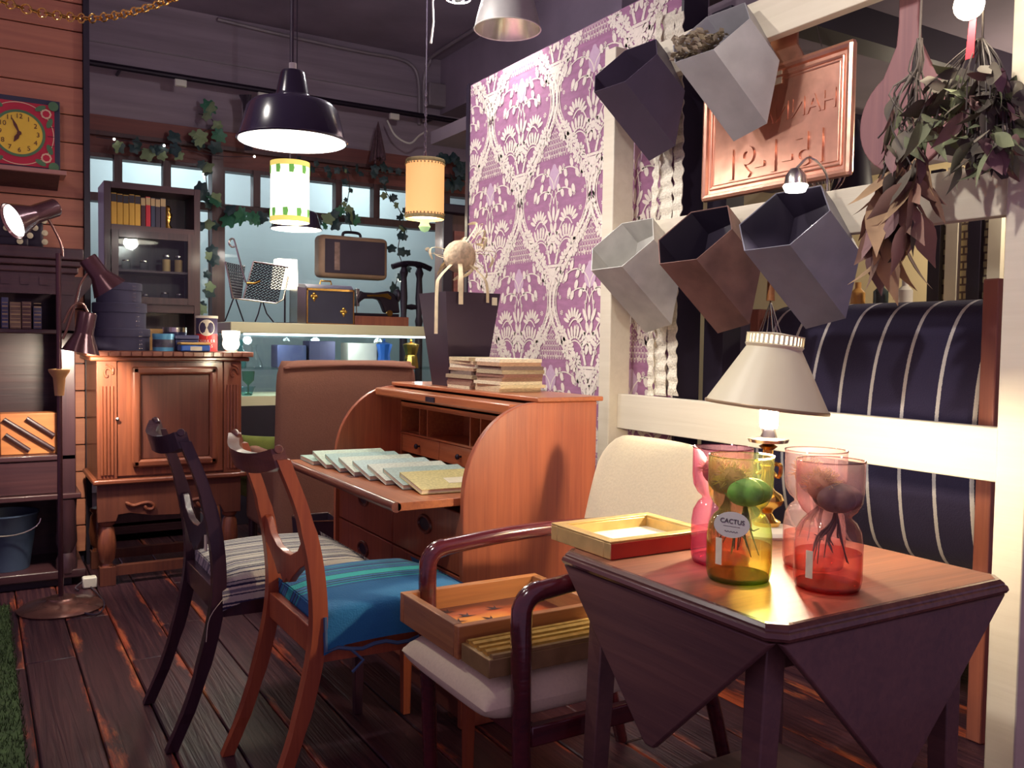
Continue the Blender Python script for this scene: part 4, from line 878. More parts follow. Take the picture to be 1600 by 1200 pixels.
# lace trims beside the wallpaper
m_lace = mat('cream_lace', (222, 214, 196), .95, 0, .15, 120, (1, 1, 1), .6)
lc = thing('lace_trim', 'cream crochet lace strips hanging at the end of the papered wall', 'lace', (2.22, 2.57, .9))
for j, (pa, pb_, w) in enumerate(((1048, 1034, .034), (1066, 1052, .024), (1034, 1016, .016))):
    a = onx(pa, 20, 2.235 - j * .006); c_ = onx(pb_, 618, 2.235 - j * .006)
    def lf_(u, v, a=a, c_=c_, w=w, j=j):
        p = a.lerp(c_, v); return p + Vector((-.004 - .006 * math.sin(v * 90 + j) ** 2, (u - .5) * 2 * (w + .004 * math.sin(v * 140)) + .008 * math.sin(v * 9 + j), 0))
    MB().grid(lf_, 4, 160).build('lace_strip', m_lace, lc, smooth=0, solid=.003)
# ================================================================== STRIPED SOFA BEHIND THE FRAME
NVY = (50, 44, 68); IV = (196, 190, 186)
m_sofa = stripes('navy_wool_with_chalk_stripes', 1, .12, [(0, NVY), (.44, IV), (.54, NVY)], .95, .12 * .5 - (1.737 % .12) + 0.0, .003)
sf = thing('sofa', 'navy sofa with white chalk stripes and wooden end behind the frame', 'sofa', (2.85, 1.95, 0))
prf = catmull([(2.66, 0, .44), (2.56, 0, .52), (2.515, 0, .68), (2.505, 0, .86), (2.52, 0, 1.04), (2.56, 0, 1.18), (2.63, 0, 1.28), (2.74, 0, 1.315), (2.84, 0, 1.27), (2.86, 0, 1.1), (2.86, 0, .5), (2.66, 0, .44)], 5)
MB().prism([(p.x, p.z) for p in prf[:-1]], lambda u, v, d: Vector((u, d, v)), 1.512, 2.44).build('backrest', m_sofa, sf, smooth=50, bevel=.015)
m_redw = wood('red_brown_end_panel', (156, 92, 72), (120, 66, 58), 2, 60, .4, .2)
MB().bb(2.50, 3.45, 1.462, 1.509, 0, 1.36).build('end_panel', m_redw, sf, bevel=.004)
MB().bb(2.58, 3.45, 2.445, 2.49, 0, 1.30).build('end_panel', m_redw, sf, bevel=.004)
MB().bb(2.88, 3.42, 1.515, 2.44, .32, .47).build('seat', m_sofa, sf, bevel=.03)
MB().bb(2.62, 3.42, 1.515, 2.44, .22, .31).build('base_rail', m_redw, sf)
# ---- things behind the sofa
m_grey = mat('grey_painted_wood', (176, 170, 176), .6, 0, .1); m_gbl = mat('blue_grey_leather', (92, 88, 112), .5, 0, .15)
gb = thing('travel_trunk', 'blue grey trunk with pale front standing beside the sofa', 'trunk', (2.7, 2.52, 0))
q = onx(1100, 560, 2.56); MB().bb(2.60, 2.95, 2.50, 2.70, 0, 1.12).build('trunk_body', m_grey, gb, bevel=.006); MB().bb(2.59, 2.96, 2.495, 2.71, 1.121, 1.26).build('trunk_lid', m_gbl, gb, bevel=.01)
# shelf unit with pierced panels beyond the sofa
m_perf = None
def perf():
    m, nt, out = newmat('pierced_cream_screen'); v = mapped(nt, (1, 1, 1)); br = N(nt, 'TexBrick'); br.inputs['Scale'].default_value = 14; br.inputs['Mortar Size'].default_value = .07
    br.inputs['Brick Width'].default_value = .55; br.inputs['Row Height'].default_value = .5
    br.inputs[1].default_value = (*lin((232, 222, 180)), 1); br.inputs[2].default_value = (*lin((222, 206, 160)), 1); br.inputs[3].default_value = (*lin((120, 100, 92)), 1)
    sw = N(nt, 'SeparateXYZ'); cb_ = N(nt, 'CombineXYZ'); nt.links.new(v, sw.inputs[0]); nt.links.new(sw.outputs[1], cb_.inputs[0]); nt.links.new(sw.outputs[2], cb_.inputs[1]); nt.links.new(cb_.outputs[0], br.inputs['Vector'])
    finish(nt, out, br.outputs[0], .7); return m
m_perf = perf()
sc_ = thing('pierced_screen', 'folding screen with pierced cream panels beyond the sofa', 'screen', (4.2, 2.2, 0))
for k, (a, b_) in enumerate(((1455, 1478), (1500, 1522), (1526, 1550))):
    ya, yb = onx(a, 420, 4.0).y, onx(b_, 420, 4.0).y
    MB().bb(4.0, 4.03, min(ya, yb), max(ya, yb), 0, 2.0).build('screen_panel', m_perf, sc_)
for a in (1462, 1489, 1524, 1556):
    ya = onx(a, 420, 3.98).y; MB().bb(3.96, 3.99, ya - .03, ya + .03, 0, 2.02).build('screen_post', m_black if a in (1462, 1524) else m_cream, sc_)
sh_ = thing('side_shelf', 'cream wall shelf of bottles beyond the sofa', 'shelf', (4.3, 3.0, 0))
MB().bb(3.6, 3.9, 2.55, 3.6, 1.30, 1.34).build('shelf_board', m_cream, sh_); MB().bb(3.62, 3.88, 2.57, 2.61, 0, 1.30).build('shelf_leg', m_cream, sh_); MB().bb(3.62, 3.88, 3.54, 3.58, 0, 1.30).build('shelf_leg', m_cream, sh_)
for k in range(6):
    y = 2.62 + k * .13; c = [(226, 220, 206), (60, 70, 72), (214, 160, 90), (230, 228, 220), (120, 100, 84), (208, 206, 190)][k]
    tag(MB().lathe([(.0001, 0), (.035, 0), (.035, .09), (.015, .11), (.015, .14), (.0001, .14)], (3.72, y, 1.3401), 16).build('bottle', mat('bottle_%d' % k, c, .3)), ['white', 'dark green', 'amber', 'frosted white', 'brown', 'pale'][k] + ' bottle on the cream shelf beyond the sofa', 'bottle', 'bottles beyond the sofa')
# black pendant beyond the rail
pp_ = onx(1333, 225, 3.2); lp = thing('pendant_lamp', 'small black pendant lamp hanging beyond the copper tray', 'lamp', pp_)
MB().lathe([(.02, .1), (.03, .07), (.06, .0), (.09, -.22), (.085, -.22), (.05, 0), (.0001, .06)], pp_, 24).build('shade', m_black, lp); MB().tube([pp_ + Vector((0, 0, .1)), Vector((pp_.x, pp_.y, 2.418))], .004, 5).build('cord', m_cable, lp)
MB().ball(pp_ + Vector((0, 0, -.06)), .03, 12).build('bulb', E_white, lp)
bulb('added_beyond_light', (3.9, 1.9, 2.02), 26, (1, .86, .66), .05); bulb('added_beyond_light', (4.9, 3.4, 2.02), 18, (1, .86, .66), .05)  # lights and globe added out of view to brighten the room beyond
gl = thing('added_globe_lamp', 'added unseen globe lamp over the room beyond the frame', 'lamp', (3.9, 1.9, 2.1))
bulbpos = Vector((3.9, 1.9, 2.12)); MB().ball(bulbpos, .05, 16).build('globe', E_warm, gl); MB().tube([bulbpos, Vector((3.9, 1.9, 2.418))], .004, 5).build('cord', m_cable, gl)
# ================================================================== HOUSINGS FOR THE ADDED CEILING SPOTS
for i, (a, b_, p, g, c) in enumerate(SPOTS):
    a, d = Vector(a), (Vector(b_) - Vector(a)).normalized(); q = d.to_track_quat('Z', 'Y').to_matrix()
    t = thing('added_ceiling_spot', ['added ceiling spotlight aimed at the papered wall', 'added ceiling spotlight aimed at the hexagonal pots', 'added ceiling spotlight aimed at the dining chairs', 'added ceiling spotlight aimed at the clock wall', 'added ceiling spotlight aimed at the table lamp'][i], 'spotlight', a, 'added ceiling spotlights')
    MB().lathe([(.05, .02), (.05, -.12), (.03, -.15), (.0001, -.15), (.0001, -.145), (.028, -.145), (.046, -.12), (.046, .02)], a, 20, q, False).build('housing', m_whitepl, t)
    MB().tube([a - d * .15, Vector((a.x - d.x * .15, a.y - d.y * .15, 3.655))], .01, 8).build('stem', m_whitepl, t)
# ================================================================== DARK HUTCH
hx0, hx1, hy0, hy1 = -.95, .385, 4.55, 4.94
ht = thing('hutch', 'dark walnut hutch with open shelves and heavy cornice', 'cabinet', (-.28, 4.74, 0))
for a in (hx0, hx1 - .075): MB().bb(a, a + .075, hy0, hy0 + .04, .06, 1.40).build('stile', m_darkwood, ht, bevel=.004)
for a in (hx0, hx1 - .02): MB().bb(a, a + .02, hy0 + .04, hy1, .06, 1.40).build('side_panel', m_darkwood, ht)
MB().bb(hx0 + .02, hx1 - .02, hy1 - .015, hy1, .06, 1.40).build('back_panel', m_darkwoodx, ht)
MB().bb(hx0 - .02, hx1 + .04, hy0 - .02, hy1, 0.035, .075).build('plinth_shelf', m_darkwoodx, ht, bevel=.006)
MB().bb(hx0 + .02, hx1 - .02, hy0 + .01, hy1 - .02, 0, .035).build('plinth', m_black, ht)
for z0, z1, o in ((.405, .43, .02), (.585, .61, .0), (1.165, 1.185, .0)): MB().bb(hx0 - o, hx1 + o, hy0 - o, hy1 - .016, z0, z1).build('shelf', m_darkwoodx, ht, bevel=.004)
MB().bb(hx0 + .076, hx1 - .076, hy0 + .008, hy0 + .03, .432, .583).build('drawer_front', m_darkwoodx, ht, bevel=.003)
MB().bb(hx0, hx1, hy0 - .005, hy0 + .03, 1.345, 1.44).build('frieze', m_darkwoodx, ht)
for i in range(9): MB().bb(-.36 + i * .075, -.325 + i * .075, hy0 - .012, hy0 - .004, 1.385, 1.42).build('dentil', m_darkwoodx, ht)
for z0, z1, o in ((1.44, 1.47, .02), (1.471, 1.50, .035), (1.501, 1.553, .05)): MB().bb(hx0 - o, hx1 + o * .7, hy0 - o, hy1, z0, z1).build('cornice', m_darkwoodx, ht, bevel=.006)
MB().prism([(0, 0), (.02, -.05), (.06, -.10), (.075, -.14), (.085, -.14), (.085, 0)], lambda u, v, d: Vector((hx1 + .085 - u, d, 1.43 + v)), hy0 + .02, hy0 + .05).build('scroll_bracket', m_darkwood, ht)
MB().lathe([(.045, .06), (.045, .12), (.03, .15), (.045, .2), (.04, .33), (.045, .40)], (hx1 - .04, hy0 + .02, 0), 14).build('turned_leg', m_darkwood, ht)
spc = [(70, 68, 100), (120, 96, 84), (98, 72, 72), (76, 74, 98)]
gm2 = mat('gilt_title', (176, 150, 112), .5, .3)
for i, c in enumerate(spc):
    x0 = (-.03, .015, .10, .175)[i] + .085; w = (.03, .045, .04, .035)[i]; x0 = ony((2, 15, 34, 52)[i], 490, 4.56).x; w = (.028, .045, .038, .034)[i]
    t = thing('old_volume', ['navy', 'worn tan', 'brown', 'dark blue'][i] + ' leather volume with gilt bands on the hutch shelf', 'book', (x0, 4.6, 1.185), 'old volumes in the hutch')
    MB().bb(x0, x0 + w, 4.562, 4.68, 1.1852, 1.325 - .012 * (i % 2) - .008 * i).build('book_block', mat('old_leather_%d' % i, c, .7, 0, .3, 30), t, bevel=.003)
    for k in range(7): MB().bb(x0 + .003, x0 + w - .003, 4.5605, 4.5618, 1.195 + k * .0175, 1.1975 + k * .0175 + .003 * (k % 2)).build('gilt_band', gm2, t)
# wooden box with dark bars
cx = ony(45, 680, 4.63); bt = thing('slatted_box', 'light wooden box with three dark diagonal handles on the shelf', 'box', (cx.x, 4.64, .61))
MB().bb(cx.x - .115, cx.x + .115, 4.61, 4.72, .6105, .80).build('box_body', wood('honey_pine', (206, 134, 78), (172, 100, 62), 0, 40, .5), bt, bevel=.004)
for (u0, v0, u1, v1) in ((-.10, .165, .10, .02), (-.01, .168, .10, .085), (-.095, .095, .0, .02)):
    MB().tube([(cx.x + u0, 4.602, .61 + v0), (cx.x + u1, 4.602, .61 + v1)], .011, 10).build('handle_bar', m_darkwood, bt)
# blue bucket
bkt = thing('bucket', 'blue grey enamel bucket under the hutch', 'bucket', (.10, 4.70, .076)); local(bkt)
MB().lathe([(.0001, 0), (.10, 0), (.135, .25), (.142, .255), (.142, .262), (.133, .26), (.098, .006), (.0001, .006)], (0, 0, 0), 32).build('bucket_body', mat('blue_enamel', (66, 82, 108), .5, 0, .15), bkt, smooth=50)
MB().tube([Vector((.14 * math.cos(a), -.14, .245 - .07 * math.sin(a))) for a in [PI * i / 12 for i in range(13)]], .003, 6).build('bail_handle', m_steel, bkt)
# black machine with round keys on top of the hutch
rd = thing('key_machine', 'old black machine with round cream keys on the hutch', 'machine', (.16, 4.72, 1.554))
MB().bb(-.30, .265, 4.66, 4.90, 1.554, 1.70).build('machine_body', m_iron, rd, bevel=.012)
MB().bb(-.30, .20, 4.58, 4.665, 1.554, 1.60).build('keyboard_deck', m_iron, rd, bevel=.01)
for px, py in ((31, 382), (47, 373), (55, 361), (69, 350), (70, 369), (70, 383), (10, 361)):
    p = ony(px, py, 4.575 if py > 365 else 4.655); p.z += .014; MB().lathe([(.0001, -.006), (.013, -.006), (.013, .006), (.0001, .008)], p, 16, Matrix.Rotation(PI / 2, 3, 'X')).build('round_key', mat('ivory_key', (196, 184, 150), .5), rd)
# ================================================================== CLOCK ON BRACKET SHELF
cc = ony(30, 208, 4.90); ck = thing('wall_clock', 'square clock with yellow dial and red and green stained glass border', 'clock', (cc.x, 4.92, 1.98))
HS = abs(ony(94, 208, 4.9).x - cc.x); zc = cc.z
MB().bb(cc.x - HS, cc.x + HS, 4.905, 4.948, zc - HS, zc + HS).build('case', m_navy, ck, bevel=.003)
m_red = mat('red_glass', (190, 40, 62), .3, 0, .15); m_grn = mat('green_glass', (84, 124, 84), .3, 0, .15); m_crm = mat('cream_glass', (226, 196, 160), .3); m_dialm = mat('yellow_dial', (236, 196, 62), .5, 0, .06)
I = HS * .86; Yf = 4.904
def ring_poly(r0, r1, y, m, nm, par, n=48):
    b = MB()
    for k in range(n):
        a, c_ = 2 * PI * k / n, 2 * PI * (k + 1) / n
        b.add([(cc.x + r0 * math.cos(a), y, zc + r0 * math.sin(a)), (cc.x + r1 * math.cos(a), y, zc + r1 * math.sin(a)), (cc.x + r1 * math.cos(c_), y, zc + r1 * math.sin(c_)), (cc.x + r0 * math.cos(c_), y, zc + r0 * math.sin(c_))], [(0, 1, 2, 3)])
    return b.build(nm, m, par)
MB().bb(cc.x - I, cc.x + I, Yf - .002, Yf, zc - I, zc + I).build('glass_field', m_red, ck)
ring_poly(0.0005, I * .66, Yf - .004, m_dialm, 'dial', ck); ring_poly(I * .66, I * .74, Yf - .005, m_grn, 'dial_ring', ck); ring_poly(I * .965, I * .99, Yf - .0035, m_crm, 'cream_ring', ck)
for sx in (-1, 1):
    for sz in (-1, 1):
        q = Vector((cc.x + sx * I * .97, Yf - .006, zc + sz * I * .97)); MB().lathe([(.0001, 0), (I * .15, 0), (I * .15, .003), (.0001, .003)], q, 16, Matrix.Rotation(PI / 2, 3, 'X')).build('corner_boss', m_grn, ck)
        q = Vector((cc.x + sx * I * .76, Yf - .005, zc + sz * I * .70)); MB().lathe([(.0001, 0), (I * .16, 0), (I * .16, .002), (.0001, .002)], q, 8, Matrix.Rotation(PI / 2, 3, 'X')).build('cream_flower', m_crm, ck); MB().lathe([(.0001, 0), (I * .11, 0), (I * .11, .002), (.0001, .002)], q + Vector((0, -.002, 0)), 7, Matrix.Rotation(PI / 2, 3, 'X')).build('red_flower', m_red, ck)
        for (du, dv, an) in ((.60, .86, .5), (.86, .42, 1.2)):
            q = Vector((cc.x + sx * I * du, Yf - .0055, zc + sz * I * dv)); MB().add([q + Vector((sx * .026 * math.cos(t) * math.cos(an) - .012 * math.sin(t) * math.sin(an) * sx, 0, sz * (.026 * math.cos(t) * math.sin(an) + .012 * math.sin(t) * math.cos(an)))) for t in [2 * PI * i / 12 for i in range(12)]], [tuple(range(12))]).build('glass_leaf', m_grn, ck)
    for dv in (-.3, .0, .3): MB().bb(cc.x + sx * I * .8, cc.x + sx * I * .995, Yf - .004, Yf - .002, zc + I * dv - .001, zc + I * dv + .001).build('lead_line', m_black, ck)
m_num = mat('brown_numerals', (92, 44, 34), .6)
for k in range(1, 13):
    a = PI / 2 - 2 * PI * k / 12; text('numeral', str(k), I * .21, frame4((1, 0, 0), (0, 0, 1), (0, -1, 0), (cc.x + I * .53 * math.cos(a), Yf - .0055, zc + I * .53 * math.sin(a))), m_num, ck)
for nm, an, L, w in (('hour_hand', PI / 2 - 2 * PI * 6.93 / 12, I * .34, .005), ('minute_hand', PI / 2 - 2 * PI * 56 / 60, I * .54, .0035)):
    d = Vector((math.cos(an), 0, math.sin(an))); n_ = Vector((-d.z, 0, d.x)); p = Vector((cc.x, Yf - .008, zc)); MB().add([p - n_ * w, p + d * L * .5 - n_ * w * 2, p + d * L, p + d * L * .5 + n_ * w * 2, p + n_ * w], [(0, 1, 2, 3, 4)]).build(nm, m_num, ck)
MB().lathe([(.0001, 0), (.01, 0), (.01, .004), (.0001, .004)], (cc.x, Yf - .006, zc), 12, Matrix.Rotation(PI / 2, 3, 'X')).build('hand_boss', m_num, ck)
cs = thing('bracket_shelf', 'small wooden ledge holding the clock on the cedar wall', 'shelf', (cc.x, 4.85, 1.93))
zt = zc - HS - .001; MB().bb(cc.x - HS - .03, cc.x + HS + .018, 4.78, 4.949, zt - .022, zt).build('ledge', mat('pinkish_board', (168, 118, 110), .6), cs, bevel=.003)
MB().prism([(4.80, zt - .0225), (4.949, zt - .0225), (4.949, zt - .075)], lambda u, v, d: Vector((d, u, v)), cc.x - HS + .0, cc.x + HS - .01).build('ledge_support', m_darkwood, cs)
# ================================================================== THREE HEADED FLOOR LAMP
FLX, FLY = .292, 4.17
flp = thing('floor_lamp', 'bronze floor lamp with three swivel spot heads', 'lamp', (FLX, FLY, 0))
m_bronze = mat('glossy_bronze', (84, 52, 58), .22, .45, .1); m_bronzeb = mat('bronze_base', (130, 92, 84), .25, .6, .1)
MB().lathe([(.0001, 0), (.165, 0), (.168, .006), (.15, .018), (.10, .032), (.06, .04), (.055, .048), (.02, .052), (.0001, .052)], (FLX, FLY, 0), 40).build('base', m_bronzeb, flp, smooth=50)
MB().tube([(FLX, FLY, .05), (FLX, FLY, 1.50)], .0105, 12).build('pole', m_bronze, flp)
MB().lathe([(.018, .905), (.024, .98), (.040, 1.005), (.042, 1.015), (.030, 1.017), (.012, 1.0)], (FLX, FLY, 0), 20).build('wood_cup', wood('turned_beech', (196, 148, 96), (160, 108, 72), 2, 40), flp, smooth=50)
def head(back, front, lit):
    d = (front - back); L = d.length; q = d.normalized().to_track_quat('Z', 'Y').to_matrix()
    h = MB().lathe([(.0001, 0), (.034, 0), (.038, .006), (.038, L * .52), (.040, L * .55), (.076, L), (.073, L), (.037, L * .56), (.0001, L * .5)], back, 28, q).build('lamp_head', m_bronze, flp, smooth=40)
    MB().lathe([(.0001, L * .93), (.066, L * .95), (.0001, L * .97)], back, 24, q).build('lamp_lens', E_white if lit else m_whitepl, h)
    return h
D0 = 4.02
h1b, h1f = ony(88, 324, FLY), ony(19, 346, FLY - .075); head(h1b, h1f, True)
h2b, h2f = ony(136, 403, FLY), ony(172, 452, FLY); head(h2b, h2f, False)
h3b, h3f = ony(137, 488, FLY), ony(126, 551, FLY); head(h3b, h3f, True)
for pts in ([(74, 340), (84, 357), (95, 380), (98, 400)], [(140, 423), (126, 444), (119, 470), (106, 510), (98, 530)], [(137, 488), (128, 474), (112, 480), (99, 505)]):
    MB().tube(catmull([ony(a, b_, FLY) for a, b_ in pts], 5), .0055, 8).build('flexible_arm', m_bronzeb, flp)
spot('floor_lamp_spot', h1f + (h1f - h1b).normalized() * .01, h1f + (h1f - h1b), 14, 110, (1, .9, .72), .03)
spot('floor_lamp_spot', h3f + (h3f - h3b).normalized() * .01, h3f + (h3f - h3b) + Vector((.01, .22, 0)), 40, 110, (1, .88, .66), .03)
# ================================================================== CARVED CABINET
cbx0, cbx1, cby0, cby1 = .462, 1.112, 4.45, 4.88
cbt = thing('carved_cabinet', 'carved oak cabinet on turned legs with one panelled door', 'cabinet', (.79, 4.66, 0))
MB().bb(cbx0, cbx1, cby0, cby1, .50, 1.045).build('carcass', m_oakpanel, cbt)
MB().bb(cbx0 - .03, cbx1 + .035, cby0 - .045, cby1, 1.046, 1.066).build('cornice', m_oakredx, cbt, bevel=.006)
MB().bb(cbx0 - .045, cbx1 + .05, cby0 - .06, cby1, 1.067, 1.092).build('top_board', m_oakredx, cbt, bevel=.004)
for i in range(16): MB().bb(cbx0 - .04 + i * .0455, cbx0 - .002 + i * .0455, cby0 - .068, cby0 - .0605, 1.068, 1.090).build('edge_block', m_oakredx, cbt, bevel=.002)
for x0 in (cbx0, cbx1 - .085):
    st = MB().bb(x0, x0 + .085, cby0 - .02, cby0 - .001, .50, 1.045).build('pilaster', m_oakred, cbt, bevel=.002)
    for k in range(4): MB().tube([(x0 + .02 + k * .015, cby0 - .022, .52), (x0 + .02 + k * .015, cby0 - .022, .93)], .0065, 8).build('flute', m_oakred, st)
    sp = [Vector((x0 + .043 + (.030 - .0035 * i) * math.cos(i * .62) * .8, cby0 - .024, .985 + (.034 - .003 * i) * math.sin(i * .62))) for i in range(10)]
    MB().tube(catmull(sp, 3), .006, 7).build('scroll_carving', m_oakred, st); MB().tube(catmull([sp[0] + Vector((0, 0, 0)), sp[0] + Vector((.0, 0, .03)), sp[0] + Vector((-.03, 0, .045))], 4), .005, 7).build('scroll_carving', m_oakred, st)
dr = MB().bb(cbx0 + .086, cbx1 - .086, cby0 - .012, cby0 - .001, .51, 1.04).build('door', m_oakred, cbt, bevel=.002)
dx0, dx1, dz0, dz1 = .622, .985, .555, 1.012
for (a, b_, c_, d, m) in ((dx0 - .012, dx1 + .012, dz1 - .03, dz1 + .008, m_oakredx), (dx0 - .012, dx1 + .012, dz0 - .008, dz0 + .03, m_oakredx), (dx0 - .012, dx0 + .026, dz0 - .008, dz1 + .008, m_oakred), (dx1 - .026, dx1 + .012, dz0 - .008, dz1 + .008, m_oakred)):
    MB().bb(a, b_, cby0 - .036, cby0 - .013, c_, d).build('door_moulding', m, dr, bevel=.012, seg=3)
MB().bb(dx0 + .027, dx1 - .027, cby0 - .018, cby0 - .0125, dz0 + .031, dz1 - .031).build('door_panel', m_oakpanel, dr, bevel=.004)
k_ = ony(183, 655, cby0 - .014); MB().lathe([(.0001, -.01), (.008, -.006), (.004, .004), (.009, .012), (.0001, .016)], k_, 10, Matrix.Rotation(PI / 2, 3, 'X')).build('key', m_steel, dr)
MB().bb(cbx0 - .02, cbx1 + .025, cby0 - .04, cby1, .475, .499).build('waist_moulding', m_oakredx, cbt, bevel=.008, seg=3)
apr = [(cbx0, .474), (cbx1, .474), (cbx1, .30), (cbx1 - .08, .30), (cbx1 - .1, .34), (cbx1 - .17, .325), (cbx1 - .26, .35), (cbx0 + .36, .31), (cbx0 + .24, .315), (cbx0 + .14, .335), (cbx0 + .09, .33), (cbx0 + .08, .30), (cbx0, .30)]
MB().prism(apr, lambda u, v, d: Vector((u, d, v)), cby0 - .012, cby0 + .012).build('shaped_apron', m_oakpanel, cbt, bevel=.002)
lp_ = [Vector((ony(a, b_, cby0 - .018).x, cby0 - .018, ony(a, b_, cby0 - .018).z)) for a, b_ in ((196, 785), (208, 790), (220, 787), (232, 785), (240, 789), (238, 795), (230, 795), (226, 790))]
MB().tube(catmull(lp_, 4), [.004] + [.008] * 27 + [.005], 8).build('leaf_carving', m_oakred, cbt)
lp2 = [p + Vector((.235, 0, 0)) for p in lp_]; MB().tube(catmull(lp2, 4), [.004] + [.008] * 27 + [.005], 8).build('leaf_carving', m_oakred, cbt)
for x in (cbx0 + .045, cbx1 - .045):
    for y in (cby0 + .03, cby1 - .04):
        MB().lathe([(.03, 0), (.034, .01), (.03, .08), (.022, .10), (.034, .12), (.042, .18), (.034, .26), (.024, .275), (.036, .285), (.036, .30)], (x, y, 0), 18).build('turned_leg', m_oakred, cbt, smooth=50)
        if y < 4.6: MB().bb(x - .032, x + .032, y - .032, y + .032, .301, .47).build('leg_block', m_oakred, cbt)
        MB().bb(x - .034, x + .034, y - .034, y + .034, .0, .085).build('leg_foot', m_oakpanel, cbt)
for y in (cby0 + .03, cby1 - .04): MB().bb(cbx0 + .08, cbx1 - .08, y - .02, y + .02, .04, .085).build('stretcher', m_oakpanel, cbt)
# ---- round boxes stacked on the cabinet
m_rbox = mat('navy_card', (58, 54, 78), .75, 0, .12); zt = 1.0925
for i, (px, w, h) in enumerate(((190, .125, .105), (187, .118, .12), (186, .10, .095))):
    c_ = ony(px, 540, 4.63); t = thing('round_box', ['wide navy round box at the bottom of the stack on the cabinet', 'middle navy round box in the stack on the cabinet', 'small navy round box on top of the stack'][i], 'box', (c_.x, 4.63, zt), 'round boxes on the cabinet'); local(t)
    MB().lathe([(.0001, 0), (w, 0), (w, h * .62), (.0001, h * .62)], (0, 0, 0), 36).build('box_body', m_rbox, t); ld = MB().lathe([(.0001, h * .622), (w + .004, h * .622), (w + .004, h - .004), (w, h), (.0001, h)], (0, 0, 0), 36).build('box_lid', m_rbox, t)
    for k in range(5):
        for s in (0, 1):
            a = -1.05 + .09 * s + .0 * k; MB().ball(((w + .004) * math.cos(a), (w + .004) * math.sin(a), h * (.1 + .18 * k)), .0028, 6).build('stud', m_steel, t)
    zt += h + .0005
# tins, canister, little lantern
def tin(name, label, px, y, r, h, m, bm_, sq=False):
    c_ = ony(px, 545, y); t = thing(name, label, 'tin', (c_.x, y, 1.0925), 'tins on the cabinet'); local(t)
    if sq: MB().bb(-r, r, -.045, .045, 0, h * .72).build('tin_body', m, t, bevel=.006); MB().bb(-r - .002, r + .002, -.047, .047, h * .722, h).build('tin_lid', bm_, t, bevel=.004)
    else:
        MB().lathe([(.0001, 0), (r, 0), (r, h * .8), (.0001, h * .8)], (0, 0, 0), 30).build('tin_body', m, t); MB().lathe([(.0001, h * .802), (r + .002, h * .802), (r + .002, h), (.0001, h)], (0, 0, 0), 30).build('tin_lid', bm_, t)
    return t
m_tblue = mat('light_blue_tin', (88, 156, 190), .35, .2); m_tb2 = mat('royal_blue_tin', (36, 88, 168), .35, .2); m_tnavy = mat('navy_tin', (54, 56, 92), .35, .3); m_ty = mat('yellow_tin', (214, 170, 92), .4)
t = tin('round_tin', 'light blue round tin with dark label on the cabinet', 255, 4.47, .047, .082, m_tblue, m_tblue)
MB().lathe([(.0475, .018), (.0475, .055)], (0, 0, 0), 30, None, False).build('label_band', mat('tin_label', (70, 66, 80), .5, 0, .6, 30), t)
tin('round_tin', 'silver lidded round tin behind the blue tins', 273, 4.66, .055, .115, m_tnavy, m_steel)
t = tin('oblong_tin', 'navy oblong tin behind the royal blue one', 289, 4.53, .055, .078, m_tnavy, m_tnavy, True)
t = tin('oblong_tin', 'royal blue oblong tin with yellow lid and white label', 303, 4.42, .067, .043, m_tb2, m_ty, True)
MB().bb(-.025, .028, -.0465, -.0455, .004, .024).build('label', m_paper, t)
bd = ony(262, 530, 4.72); tag(MB().bb(bd.x - .08, bd.x + .05, 4.75, 4.77, 1.0925, 1.20).build('pine_board', wood('pine', (222, 178, 110), (196, 146, 86), 0, 30)), 'small pine board standing behind the tins', 'board')
oc = ony(323, 545, 4.53); ot = thing('oats_canister', 'red and navy cardboard oats canister with cream lid', 'canister', (oc.x, 4.53, 1.0925)); local(ot)
MB().lathe([(.0001, 0), (.0505, 0), (.0505, .085), (.0001, .085)], (0, 0, 0), 32).build('lower_band', mat('canister_red', (206, 44, 44), .5), ot); MB().lathe([(.0001, .0851), (.0505, .0851), (.0505, .162), (.0001, .162)], (0, 0, 0), 32).build('upper_band', mat('canister_navy', (56, 44, 72), .5), ot)
MB().lathe([(.0001, .1621), (.053, .1621), (.053, .174), (.0001, .174)], (0, 0, 0), 32).build('lid', m_cream, ot)
fd = Vector((-oc.x, -4.53, 0)).normalized()
for nm, zc_, ry, rz, m in (('cream_oval_print', .115, .78, .040, m_cream), ('orange_band_print', .068, .85, .008, mat('canister_orange', (232, 110, 60), .5))):
    b = MB(); a0 = math.atan2(fd.y, fd.x); n = 24
    if rz > .02: pts = [(a0 + ry * math.cos(2 * PI * k / n), zc_ + rz * math.sin(2 * PI * k / n)) for k in range(n)]
    else: pts = [(a0 - ry, zc_ - rz), (a0, zc_ - rz), (a0 + ry, zc_ - rz), (a0 + ry, zc_ + rz), (a0, zc_ + rz), (a0 - ry, zc_ + rz)]
    ce = (a0, zc_); b.v = [Vector((.0512 * math.cos(a), .0512 * math.sin(a), z)) for a, z in [ce] + pts]; b.f = [(0, k + 1, (k + 1) % len(pts) + 1) for k in range(len(pts))]; b.build(nm, m, ot)
rx_ = Vector((-fd.y, fd.x, 0))
def curve_text(s, z, size):
    a0 = math.atan2(fd.y, fd.x)
    for i, ch in enumerate(s):
        a = a0 + (i - (len(s) - 1) / 2) * size * .78 / .0512; d = Vector((math.cos(a), math.sin(a), 0)); r_ = Vector((-d.y, d.x, 0))
        if ch != ' ': text('lettering', ch, size, frame4(r_, (0, 0, 1), d, d * .0514 + Vector((0, 0, z))), m_whitepl, ot, .0002)
curve_text('QUAKER', .050, .019); curve_text('OATS', .025, .021)
lt = thing('glass_lantern', 'small glowing white glass lantern on the cabinet corner', 'lamp', (ony(361, 546, 4.50).x, 4.50, 1.0925)); local(lt)
